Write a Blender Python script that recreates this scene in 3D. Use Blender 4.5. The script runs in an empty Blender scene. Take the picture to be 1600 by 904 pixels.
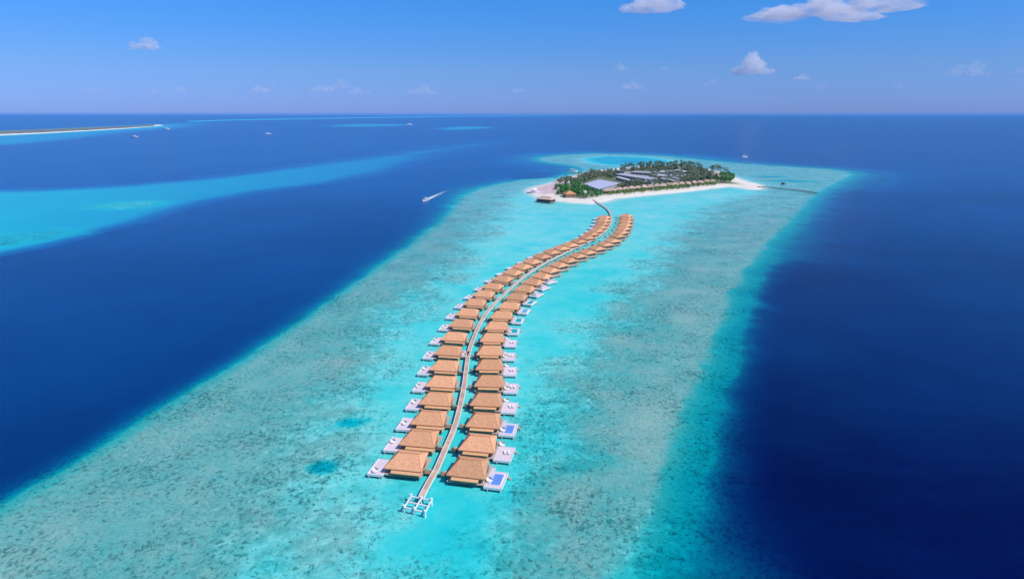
import bpy, bmesh, math, random
import numpy as np
from mathutils import Vector, Matrix, noise as mnoise

random.seed(7)
rng = np.random.default_rng(7)
scene = bpy.context.scene
COL = scene.collection

# ------------------------------------------------------------------ camera
CAM_H = 110.0
HFOV = math.radians(76.0)
F = 800.0 / math.tan(HFOV / 2)
PITCH = math.atan((452 - 178) / F)
cd = bpy.data.cameras.new('camera')
cam = bpy.data.objects.new('camera', cd)
COL.objects.link(cam)
cam.location = (0, 0, CAM_H)
cam.rotation_euler = (math.pi / 2 - PITCH, 0, 0)
cd.sensor_width = 36
cd.lens = 18 / math.tan(HFOV / 2)
cd.clip_start = 1.0
cd.clip_end = 200000
scene.camera = cam

# ------------------------------------------------------------------ sky + sun
SUN_EL = math.radians(50)
SUN_AZ = math.atan2(0.90, -0.44)     # clockwise from +Y: to the right of and behind the camera
w = bpy.data.worlds.new('World')
scene.world = w
w.use_nodes = True
nt = w.node_tree
nt.nodes.clear()
wo = nt.nodes.new('ShaderNodeOutputWorld')
bg = nt.nodes.new('ShaderNodeBackground')
bg.inputs['Strength'].default_value = 0.10
sky = nt.nodes.new('ShaderNodeTexSky')
sky.sky_type = 'NISHITA'
sky.sun_disc = False
sky.sun_elevation = SUN_EL
sky.sun_rotation = SUN_AZ
sky.altitude = 100
sky.air_density = 1.0
sky.dust_density = 0.15
sky.ozone_density = 3.0
tc = nt.nodes.new('ShaderNodeTexCoord')
sp = nt.nodes.new('ShaderNodeSeparateXYZ')
nt.links.new(tc.outputs['Generated'], sp.inputs[0])
rmp = nt.nodes.new('ShaderNodeValToRGB')      # tint of the air by elevation
cr = rmp.color_ramp
cr.elements[0].position = 0.0;  cr.elements[0].color = (0.29, 0.47, 1.42, 1)
cr.elements[1].position = 0.18; cr.elements[1].color = (0.20, 0.75, 1.46, 1)
e = cr.elements.new(0.06); e.color = (0.34, 0.575, 1.20, 1)
e = cr.elements.new(0.5); e.color = (0.7, 0.9, 1.2, 1)
nt.links.new(sp.outputs['Z'], rmp.inputs[0])
mul = nt.nodes.new('ShaderNodeMix'); mul.data_type = 'RGBA'; mul.blend_type = 'MULTIPLY'
mul.inputs['Factor'].default_value = 1.0
nt.links.new(sky.outputs[0], mul.inputs['A'])
nt.links.new(rmp.outputs[0], mul.inputs['B'])
nt.links.new(mul.outputs['Result'], bg.inputs[0])
nt.links.new(bg.outputs[0], wo.inputs[0])

sl = bpy.data.lights.new('sun', 'SUN')
sl.energy = 4.0
sl.angle = math.radians(0.5)
sl.color = (1.0, 0.95, 0.88)
so = bpy.data.objects.new('sun', sl)
COL.objects.link(so)
sd = Vector((math.sin(SUN_AZ) * math.cos(SUN_EL), math.cos(SUN_AZ) * math.cos(SUN_EL), math.sin(SUN_EL)))
so.rotation_euler = sd.to_track_quat('Z', 'Y').to_euler()
so.location = (0, 0, 300)

vs = scene.view_settings
vs.view_transform = 'Standard'
vs.look = 'None'
vs.exposure = 0.0
vs.gamma = 1.0
vs.use_curve_mapping = False
scene.cycles.volume_bounces = 8


# ------------------------------------------------------------------ helpers
def at(x, y, z=0.0):
    """point of the plane z seen at photo pixel (x, y) : only used to read plan coordinates off the photograph"""
    dx = (x - 800) / F
    dy = -(y - 452) / F
    d = (dx, math.cos(PITCH) + dy * math.sin(PITCH), -math.sin(PITCH) + dy * math.cos(PITCH))
    t = (z - CAM_H) / d[2]
    return Vector((d[0] * t, d[1] * t, z))


def tag(o, label=None, cat=None, group=None, kind=None):
    if label: o['label'] = label
    if cat: o['category'] = cat
    if group: o['group'] = group
    if kind: o['kind'] = kind
    return o


def empty(name, loc, rz=0.0):
    o = bpy.data.objects.new(name, None)
    COL.objects.link(o)
    o.location = loc
    o.rotation_euler = (0, 0, rz)
    o.empty_display_size = 1
    return o


class MB:
    def __init__(s):
        s.v = []; s.f = []; s.m = []

    def add(s, vs, fs, mi=0):
        n = len(s.v)
        s.v += [tuple(p) for p in vs]
        s.f += [tuple(i + n for i in f) for f in fs]
        s.m += [mi] * len(fs)
        return s

    def box(s, x0, x1, y0, y1, z0, z1, mi=0):
        v = [(x, y, z) for z in (z0, z1) for (x, y) in ((x0, y0), (x1, y0), (x1, y1), (x0, y1))]
        return s.add(v, [(0, 3, 2, 1), (4, 5, 6, 7), (0, 1, 5, 4), (1, 2, 6, 5), (2, 3, 7, 6), (3, 0, 4, 7)], mi)

    def bar(s, a, b, wd, ht, mi=0):
        a = Vector(a); b = Vector(b)
        d = (b - a).normalized()
        up = Vector((0, 0, 1)) if abs(d.z) < .95 else Vector((0, 1, 0))
        r = d.cross(up).normalized() * wd / 2
        u = r.cross(d).normalized() * ht / 2
        v = [p + sx * r + sy * u for p in (a, b) for (sx, sy) in ((-1, -1), (1, -1), (1, 1), (-1, 1))]
        return s.add(v, [(0, 1, 2, 3), (7, 6, 5, 4), (0, 4, 5, 1), (1, 5, 6, 2), (2, 6, 7, 3), (3, 7, 4, 0)], mi)

    def cyl(s, a, b, r0, r1=None, n=8, mi=0):
        r1 = r0 if r1 is None else r1
        a = Vector(a); b = Vector(b)
        d = (b - a).normalized()
        up = Vector((1, 0, 0)) if abs(d.x) < .9 else Vector((0, 1, 0))
        p = d.cross(up).normalized(); q = d.cross(p)
        v = []
        for c, r in ((a, r0), (b, r1)):
            for k in range(n):
                t = 2 * math.pi * k / n
                v.append(c + p * r * math.cos(t) + q * r * math.sin(t))
        f = [(k, (k + 1) % n, n + (k + 1) % n, n + k) for k in range(n)]
        f += [tuple(range(n - 1, -1, -1)), tuple(range(n, 2 * n))]
        return s.add(v, f, mi)

    def hip(s, x0, x1, y0, y1, z0, z1, ridge, th=0.28, yo=0.0, tl=0.0, tr=0.0):
        """hipped roof with thickness: eaves rectangle at z0, ridge along x of the given half-length"""
        cx = (x0 + x1) / 2; cy = (y0 + y1) / 2 + yo
        zb = z0 - th
        v = [(x0, y0, z0), (x1, y0, z0), (x1 - tr, y1, z0), (x0 + tl, y1, z0), (cx - ridge, cy, z1), (cx + ridge, cy, z1),
             (x0, y0, zb), (x1, y0, zb), (x1 - tr, y1, zb), (x0 + tl, y1, zb)]
        f = [(0, 1, 5, 4), (1, 2, 5), (2, 3, 4, 5), (3, 0, 4), (0, 6, 7, 1), (1, 7, 8, 2), (2, 8, 9, 3), (3, 9, 6, 0), (6, 9, 8, 7)]
        return s.add(v, f)

    def mesh(s, name, mats):
        me = bpy.data.meshes.new(name)
        me.from_pydata(s.v, [], s.f)
        for m in (mats if isinstance(mats, (list, tuple)) else [mats]):
            me.materials.append(m)
        me.polygons.foreach_set('material_index', s.m)
        me.update()
        bm = bmesh.new(); bm.from_mesh(me)
        bmesh.ops.recalc_face_normals(bm, faces=bm.faces)
        bm.to_mesh(me); bm.free()
        return me

    def build(s, name, mats, parent=None):
        o = bpy.data.objects.new(name, s.mesh(name, mats))
        COL.objects.link(o)
        if parent: o.parent = parent
        return o


def children(o):
    return [c for c in list(COL.objects) if c.parent == o]


def copy_tree(o, kids):
    """kids: dict object -> list of its children (kept by hand so the scene is not searched)"""
    c = o.copy(); COL.objects.link(c)
    for ch in kids.get(o, []):
        d = copy_tree(ch, kids)
        d.parent = c
    return c


def kidmap(root):
    m = {}
    def rec(o):
        m[o] = children(o)
        for c in m[o]: rec(c)
    rec(root)
    return m


# ------------------------------------------------------------------ materials
def new_mat(name):
    m = bpy.data.materials.new(name)
    m.use_nodes = True
    n = m.node_tree
    b = n.nodes['Principled BSDF']
    return m, n, b


def mat(name, col, rough=0.7, spec=0.3, var=0.12, scale=0.6, var2=None, stretch=(1, 1, 1), obj_var=0.0, bump=0.0):
    m, n, b = new_mat(name)
    b.inputs['Roughness'].default_value = rough
    b.inputs['Specular IOR Level'].default_value = spec
    tc = n.nodes.new('ShaderNodeTexCoord')
    mp = n.nodes.new('ShaderNodeMapping'); mp.inputs['Scale'].default_value = stretch
    n.links.new(tc.outputs['Object'], mp.inputs[0])
    ns = n.nodes.new('ShaderNodeTexNoise')
    ns.inputs['Scale'].default_value = scale; ns.inputs['Detail'].default_value = 5
    ns.inputs['Roughness'].default_value = 0.65
    n.links.new(mp.outputs[0], ns.inputs['Vector'])
    r = n.nodes.new('ShaderNodeValToRGB')
    r.color_ramp.elements[0].position = 0.3; r.color_ramp.elements[1].position = 0.7
    c0 = tuple(max(0, c * (1 - var)) for c in col); c1 = tuple(min(1, c * (1 + var)) for c in col)
    if var2: c0 = var2
    r.color_ramp.elements[0].color = c0 + (1,); r.color_ramp.elements[1].color = c1 + (1,)
    n.links.new(ns.outputs['Fac'], r.inputs[0])
    out = r.outputs[0]
    if obj_var:
        oi = n.nodes.new('ShaderNodeObjectInfo')
        mr = n.nodes.new('ShaderNodeMapRange')
        mr.inputs['To Min'].default_value = 1 - obj_var; mr.inputs['To Max'].default_value = 1 + obj_var
        n.links.new(oi.outputs['Random'], mr.inputs[0])
        hs = n.nodes.new('ShaderNodeHueSaturation')
        n.links.new(mr.outputs[0], hs.inputs['Value'])
        n.links.new(out, hs.inputs['Color'])
        out = hs.outputs[0]
    n.links.new(out, b.inputs['Base Color'])
    if bump:
        bp = n.nodes.new('ShaderNodeBump'); bp.inputs['Strength'].default_value = bump; bp.inputs['Distance'].default_value = 0.2
        n.links.new(ns.outputs['Fac'], bp.inputs['Height']); n.links.new(bp.outputs[0], b.inputs['Normal'])
    return m


M = {}
M['thatch'] = mat('thatch', (0.70, 0.365, 0.205), 0.95, 0.05, 0.22, 1.1, stretch=(1, 1, 2.5), obj_var=0.13, bump=0.4)
M['thatch_cap'] = mat('thatch_cap', (0.68, 0.33, 0.165), 0.95, 0.05, 0.15, 2.0)
M['thatch_edge'] = mat('thatch_low', (0.74, 0.42, 0.22), 0.95, 0.05, 0.18, 2.0, obj_var=0.05)
M['thatch_far'] = mat('thatch_far', (0.62, 0.43, 0.37), 0.95, 0.05, 0.22, 0.8, obj_var=0.15)
M['thatch_orange'] = mat('thatch_orange', (0.62, 0.30, 0.14), 0.95, 0.05, 0.2, 0.8)
M['timber'] = mat('timber', (0.30, 0.19, 0.12), 0.8, 0.2, 0.25, 1.5, stretch=(6, 1, 1))
M['timber_dark'] = mat('timber_dark', (0.10, 0.075, 0.06), 0.85, 0.2, 0.25, 1.5)
M['timber_pale'] = mat('timber_pale', (0.48, 0.40, 0.34), 0.8, 0.2, 0.2, 1.2, stretch=(1, 5, 1))
M['plank'] = mat('plank', (0.60, 0.43, 0.33), 0.75, 0.2, 0.22, 0.35, var2=(0.40, 0.25, 0.18))
M['deck_white'] = mat('deck_white', (0.74, 0.62, 0.70), 0.6, 0.3, 0.12, 1.6, stretch=(1, 6, 1), obj_var=0.05)
M['white'] = mat('white_paint', (0.80, 0.80, 0.80), 0.5, 0.4, 0.05, 1.0)
M['cream'] = mat('cream_wall', (0.62, 0.54, 0.42), 0.8, 0.2, 0.12, 1.0)
M['fabric'] = mat('white_fabric', (0.80, 0.79, 0.76), 0.9, 0.1, 0.05, 3.0)
M['glass'] = mat('window_glass', (0.05, 0.08, 0.10), 0.08, 0.6, 0.2, 0.5)
M['pool_blue'] = mat('pool_water', (0.14, 0.30, 0.78), 0.06, 0.5, 0.12, 0.8)
M['pool_teal'] = mat('pool_water_teal', (0.0, 0.42, 0.45), 0.06, 0.5, 0.15, 0.8)
M['pool_pale'] = mat('pool_water_pale', (0.10, 0.50, 0.62), 0.06, 0.5, 0.12, 0.8)
M['metal_lav'] = mat('roof_metal_lilac', (0.56, 0.55, 0.74), 0.5, 0.4, 0.10, 0.12, stretch=(1, 8, 1))
M['metal_grey'] = mat('roof_metal_grey', (0.42, 0.41, 0.48), 0.55, 0.4, 0.18, 0.3, stretch=(1, 8, 1), obj_var=0.2)
M['metal_dark'] = mat('roof_metal_dark', (0.17, 0.17, 0.21), 0.55, 0.4, 0.2, 0.3, obj_var=0.2)
M['metal_white'] = mat('roof_metal_white', (0.70, 0.69, 0.74), 0.5, 0.4, 0.1, 0.3)
M['leaf_dark'] = mat('leaf_dark', (0.085, 0.135, 0.07), 0.7, 0.25, 0.4, 1.2, obj_var=0.35)
M['leaf_grey'] = mat('leaf_grey', (0.15, 0.19, 0.11), 0.7, 0.25, 0.35, 1.0, obj_var=0.3)
M['leaf_green'] = mat('leaf_green', (0.07, 0.25, 0.055), 0.7, 0.25, 0.4, 1.0, obj_var=0.3)
M['leaf_olive'] = mat('leaf_olive', (0.19, 0.29, 0.07), 0.7, 0.25, 0.35, 1.0, obj_var=0.3)
M['bark'] = mat('bark', (0.20, 0.15, 0.11), 0.9, 0.1, 0.25, 2.0)
M['concrete'] = mat('concrete', (0.42, 0.41, 0.40), 0.85, 0.2, 0.15, 0.5)


# ------------------------------------------------------------------ plan data read from the photo
def poly(pts, z=0.0):
    return np.array([at(x, y, z)[:2] for x, y in pts])


# reef outline: (px, py, slope of the drop-off, extra shelf depth)
REEF = [(-260, 960, 3, 0), (-100, 851, 3, 0), (0, 792, 3, 0), (100, 735, 3, 0), (200, 672, 3, 0), (300, 611, 2.6, 0), (400, 549, 2.4, 0), (500, 481, 2.2, 0),
        (560, 438, 2, 0), (620, 396, 1.6, 0), (660, 368, 1.4, 0), (690, 345, 1.1, 0), (706, 326, 0.9, 0), (722, 306, 0.6, 0),
        (745, 295, 0.5, 0), (780, 287, 0.5, 0), (815, 281, 0.5, 0), (845, 279, .5, 0), (870, 277, .4, 0), (892, 271.5, .4, 0), (908, 266, .3, 0),
        (903, 261, .3, 0), (888, 258, .3, 0), (868, 255.5, .3, 0), (846, 252.5, .3, 0), (838, 248.5, .3, 0), (850, 245, .25, 0), (880, 242, .2, 0), (930, 240, .2, 0), (980, 241, .2, 0), (1040, 244, .2, 0),
        (1080, 248, .2, 0), (1150, 255, .25, 0), (1220, 260, .25, 0), (1290, 264, .3, 0), (1325, 268, .3, 0), (1336, 273, .3, 0),
        (1312, 285, .35, 0), (1285, 299, .4, 0), (1268, 315, .4, 0), (1250, 336, .4, 0), (1222, 368, .4, 0), (1196, 400, .4, 0), (1172, 430, .45, 0), (1155, 465, .5, 0), (1142, 505, .5, 0),
        (1122, 560, .5, 0), (1100, 620, .5, 0), (1085, 680, .5, 0), (1066, 740, .45, 0), (1040, 800, .42, 0), (1012, 850, .4, 0), (985, 904, .4, 0), (930, 1000, .4, 0), (900, 1200, .4, 0), (-100, 1250, .4, 0)]
SAND = [(385, 960), (425, 880), (462, 800), (505, 720), (548, 640), (578, 560), (632, 490), (680, 440), (722, 400), (752, 365), (782, 335), (798, 312), (815, 296),
        (850, 285), (900, 277), (960, 262), (1010, 262), (1100, 270), (1150, 276), (1200, 288), (1180, 305), (1120, 318), (1080, 335), (1062, 360),
        (1042, 390), (1018, 420), (993, 450), (962, 490), (940, 535), (918, 590), (902, 660), (892, 740), (886, 820), (880, 904), (870, 1000)]
ISLAND = [(823, 297), (826, 301), (838, 306), (850, 311), (872, 314), (900, 317), (925, 318.5), (945, 315), (960, 310.5), (1000, 306), (1040, 302.5), (1080, 298.5),
          (1115, 294), (1140, 291.5), (1158, 293.5), (1172, 296), (1187, 296), (1196, 292.5), (1185, 288), (1168, 284), (1152, 279), (1146, 274), (1132, 269.5), (1110, 265),
          (1080, 261), (1040, 258.5), (1000, 260), (965, 263.5), (938, 266), (920, 269), (905, 272.5), (885, 279), (868, 284), (848, 289), (832, 293)]
SHOAL = [(-300, 300), (-60, 300), (60, 297), (200, 290), (300, 281), (420, 266), (520, 253), (600, 242), (690, 229), (765, 222), (745, 229), (680, 240), (610, 264),
         (560, 277), (480, 290), (400, 300), (320, 313), (240, 336), (150, 362), (60, 385), (0, 398), (-60, 408), (-300, 430)]


def seg_dist(P, poly_):
    """signed distance (positive inside) from points to polygon, and nearest edge index + t"""
    n = len(poly_)
    best = np.full(len(P), 1e18); idx = np.zeros(len(P), int); tt = np.zeros(len(P))
    inside = np.zeros(len(P), bool)
    for i in range(n):
        a = poly_[i]; b = poly_[(i + 1) % n]
        ab = b - a
        t = np.clip(((P - a) @ ab) / max(ab @ ab, 1e-9), 0, 1)
        d = ((P - a - t[:, None] * ab) ** 2).sum(1)
        m = d < best
        best[m] = d[m]; idx[m] = i; tt[m] = t[m]
        c = ((a[1] > P[:, 1]) != (b[1] > P[:, 1]))
        xs = a[0] + (P[:, 1] - a[1]) * (ab[0]) / (ab[1] if abs(ab[1]) > 1e-9 else 1e-9)
        inside ^= c & (P[:, 0] < xs)
    d = np.sqrt(best)
    return np.where(inside, d, -d), idx, tt


def sstep(a, b, x):
    t = np.clip((x - a) / (b - a), 0, 1)
    return t * t * (3 - 2 * t)


def fbm(P, sc, seed=0.0, oct=4):
    out = np.empty(len(P))
    for i, (x, y) in enumerate(P):
        out[i] = mnoise.fractal((x / sc + seed, y / sc - seed, seed), 0.6, 2.1, oct)
    return out


# ------------------------------------------------------------------ the sea: one sheet to the horizon
R_SEA = 70000.0
rad = [0.0, 25.0]
while rad[-1] < R_SEA:
    r = rad[-1]
    rad.append(r * (1.02 if r < 60 else 1.0055 if r < 2600 else 1.011) + 0.05)
rad[-1] = R_SEA
front = np.radians(np.linspace(-46, 46, 420))
back = np.radians(np.linspace(46, 314, 60))[1:-1]
ang = np.concatenate([front, back])
nA = len(ang); nR = len(rad) - 1
RR = np.array(rad[1:])
X = np.outer(RR, np.sin(ang)); Y = np.outer(RR, np.cos(ang))
P = np.stack([X.ravel(), Y.ravel()], 1)
rr = np.hypot(P[:, 0], P[:, 1])

reefw = poly([(a, b) for a, b, _, _ in REEF])
slopes = np.array([c for _, _, c, _ in REEF])
wob = np.array([mnoise.fractal((x / 30, y / 30, 1.3), 0.6, 2.1, 4) if r < 3000 else 0 for (x, y), r in zip(P, rr)])
wob_big = np.array([mnoise.fractal((x / 140, y / 140, 4.3), 0.6, 2.1, 3) if r < 6000 else 0 for (x, y), r in zip(P, rr)])
sdr, ei, et = seg_dist(P, reefw)
slope = slopes[ei] * (1 - et) + slopes[(ei + 1) % len(slopes)] * et
right_side = sstep(0.9, 0.5, slope)
sdr_n = sdr + wob * (2.0 + 3 * right_side * sstep(620, 380, rr)) * np.clip(rr / 400, .6, 1.5)
sds, _, _ = seg_dist(P, poly(SAND))
sdi, _, _ = seg_dist(P, poly(ISLAND))
soft = rr ** 1.5 / (F * math.sqrt(CAM_H))      # metres for about one picture-unit of softness

# reef flat 0.9 m deep, falling off outside its edge
crest = sstep(2, 12, sdr_n) * sstep(75, 26, sdr_n) * sstep(1000, 600, rr) * (0.35 + 0.65 * (P[:, 0] > 0))
d_in = 1.0 - 0.18 * crest + 0.25 * wob
drop = 1.0 + np.clip(-sdr_n, 0, None) * slope
pre = 2.2 * sstep(8, 0, sdr_n) * (0.35 + 0.65 * right_side)
out_ = np.clip(-sdr_n, 0, None)
shelf = np.where(out_ < 8, out_ * 0.42, 3.4 + (out_ - 8) * 2.6)
drop_r = 1.0 + shelf
farside = sstep(0.38, 0.46, slope) * sstep(0.7, 0.55, slope) * (P[:, 0] > 0)
drop = drop * (1 - farside) + drop_r * farside
depth = np.where(sdr_n > 0, d_in + pre, pre + drop)
# sand lagoon inside
lag = sstep(-34, 46, sds + wob * 18) * (sdr_n > 0)
pn = at(700, 880); pn2 = at(860, 520)
near = np.exp(-(((P[:, 0] - pn[0]) / 26) ** 2 + ((P[:, 1] - pn[1]) / 60) ** 2)) * 1.5
near += np.exp(-(((P[:, 0] - 18) / 16) ** 2 + ((P[:, 1] - 215) / 65) ** 2)) * 0.9
near += np.exp(-(((P[:, 0] - 45) / 30) ** 2 + ((P[:, 1] - 400) / 90) ** 2)) * 0.5
depth = depth * (1 - lag) + lag * (1.6 - 0.35 * sstep(380, 600, rr) + near + 0.35 * wob + 0.3 * wob_big)
for (px, py, sx, sy, dd) in ((549, 660, 4.0, 3.2, 4.0), (500, 730, 4.2, 3.6, 4.6), (575, 655, 2.0, 1.5, 1.5), (1240, 283, 40, 20, 2.5), (1205, 276, 30, 18, 2)):
    c = at(px, py)
    depth += dd * np.exp(-(((P[:, 0] - c[0] + wob * 2) / sx) ** 2 + ((P[:, 1] - c[1]) / sy) ** 2) ** 1.5)
# back lagoon (turquoise) behind the island
bl, _, _ = seg_dist(P, poly([(925, 248), (950, 245), (1000, 246), (1030, 250), (1034, 255), (1010, 258), (960, 257), (935, 254)]))
depth = np.maximum(depth, 0) + 5.0 * sstep(-30, 15, bl)
c = at(985, 252.5); depth += 6 * np.exp(-(((P[:, 0] - c[0]) / 22) ** 2 + ((P[:, 1] - c[1]) / 35) ** 2))
# shore of the island
shore = np.clip(-sdi, 0, None) * 0.07
depth = np.where((sdi > -60) & (sdr_n > 0), np.minimum(depth, 0.04 + shore + 0.1 * np.abs(wob)), depth)
depth = np.where(sdi > 0, 0.05, depth)
deep_lim = 60.0
depth = np.minimum(depth, deep_lim)
coral = np.where(sdr_n > -60, 0.25 * crest + 1 - 0.92 * sstep(-36, 44, sds + wob * 18), 0.4)
cr_right = sstep(30, 60, P[:, 0]) * sstep(120, 300, rr)
coral = coral * (1 - 0.25 * sstep(500, 900, rr))
coral = coral * (1 - sstep(-60, 0, bl))
# strip of near-pure sand just inside some of the crest far away
# turquoise shoal
sh, _, _ = seg_dist(P, poly(SHOAL))
shn = sh / (soft * 9 + 2) + 0.35 * wob_big
c0 = at(40, 340)
away = np.clip((np.degrees(np.arctan2(P[:, 0], P[:, 1])) + 38) / 34, 0, 1)
sdepth = 6.0 + 9.5 * away + 22 * (1 - sstep(-0.9, 1.3, shn)) ** 1.2 + 1.0 * wob_big
m = shn > -0.9
depth = np.where(m, np.minimum(depth, sdepth), depth)
coral = np.where(m & (sdr_n < -60), 0.12, coral)
for (px, py, wx, wy, dd) in ((212, 320, 46, 7, 2.0), (155, 322, 22, 4, 3.0), (60, 368, 66, 10, 4.0), (10, 375, 60, 12, 3.8)):
    a = at(px - wx, py); b = at(px + wx, py); t_ = at(px, py - wy); u_ = at(px, py + wy)
    cc = at(px, py); sx = abs(b[0] - a[0]) / 2; sy = abs(t_[1] - u_[1]) / 2
    q = ((P[:, 0] - cc[0]) / sx) ** 2 + ((P[:, 1] - cc[1]) / sy) ** 2 + 0.7 * wob_big + .4 * wob
    g = np.exp(-q ** 2)
    depth = depth * (1 - g) + dd * g
    coral = np.maximum(coral, g * 0.62)


# far features
def far_band(pts, dd, softk, cor=0.0):
    global depth, coral
    s, _, _ = seg_dist(P, poly(pts))
    g = sstep(-1, 1, s / (soft * softk + 1)) * (rr > 1500)
    T = np.exp(-0.09 * depth) * (1 - g) + np.exp(-0.09 * dd) * g
    depth = -np.log(np.clip(T, 1e-6, 1)) / 0.09
    coral = coral * (1 - g) + cor * g


far_band([(-200, 226), (-50, 225), (0, 227), (90, 219), (200, 206), (262, 201), (300, 198), (300, 192), (240, 194), (100, 201), (0, 206), (-200, 213)], 11.0, 6)
far_band([(-200, 217), (0, 213), (60, 210), (160, 204.5), (255, 199), (262, 196), (180, 200), (60, 204), (-200, 207)], 4.0, 2)
far_band([(515, 196), (560, 193.5), (640, 194), (632, 196.5), (570, 198), (522, 198)], 10.0, 3)
far_band([(680, 201), (720, 197.5), (768, 198), (765, 200.5), (730, 202.5), (700, 203)], 10.0, 3)
far_band([(296, 190.5), (360, 188.2), (430, 187.0), (520, 185.3), (610, 183.9), (700, 182.6), (800, 181.8), (880, 181.3), (880, 180.9), (780, 181.2), (690, 181.9), (600, 183.0), (500, 184.5), (420, 186.1), (350, 187.2), (296, 189.2)], 2.2, 0.8)
far_band([(980, 180.9), (1045, 180.7), (1045, 180.4), (980, 180.5)], 4, .5)

# how much lighter the open water is (clouded particle-rich lagoon on the left, ocean on the right; distance sheen and cloud shade painted in)
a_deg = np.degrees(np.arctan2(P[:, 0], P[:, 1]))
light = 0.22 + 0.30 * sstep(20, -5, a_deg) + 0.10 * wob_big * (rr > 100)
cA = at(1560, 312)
light = light - 0.16 * np.exp(-(((P[:, 0] - cA[0]) / 130) ** 2 + ((P[:, 1] - cA[1]) / 60) ** 2))  # dark patch painted in for a cloud shadow on the sea
light = light + 0.38 * sstep(300, 1500, rr)  # sky reflection and haze painted into the colour: paler with distance
light = light - 0.24 * sstep(420, 150, rr)  # near end of the same painted gradient: darker below the camera
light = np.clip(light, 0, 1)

verts = np.zeros((nR * nA + 1, 3))
verts[1:, :2] = P
faces = []
for j in range(nA):
    faces.append((0, 1 + (j + 1) % nA, 1 + j))
for i in range(nR - 1):
    a0 = 1 + i * nA; b0 = a0 + nA
    for j in range(nA):
        k = (j + 1) % nA
        faces.append((a0 + j, a0 + k, b0 + k, b0 + j))
me = bpy.data.meshes.new('water')
me.from_pydata(verts.tolist(), [], faces)
me.update()
for nm, arr in (('depth', depth), ('coral', coral), ('openlight', light)):
    at_ = me.attributes.new(nm, 'FLOAT', 'POINT')
    at_.data.foreach_set('value', np.concatenate([[arr[0]], arr]).astype(np.float32))
water = bpy.data.objects.new('water', me)
COL.objects.link(water)
water['kind'] = 'structure'
if me.polygons[nA * 5].normal.z < 0:
    me.flip_normals()


def node(n, typ, **kw):
    x = n.nodes.new(typ)
    for k, v in kw.items():
        setattr(x, k, v)
    return x


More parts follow.
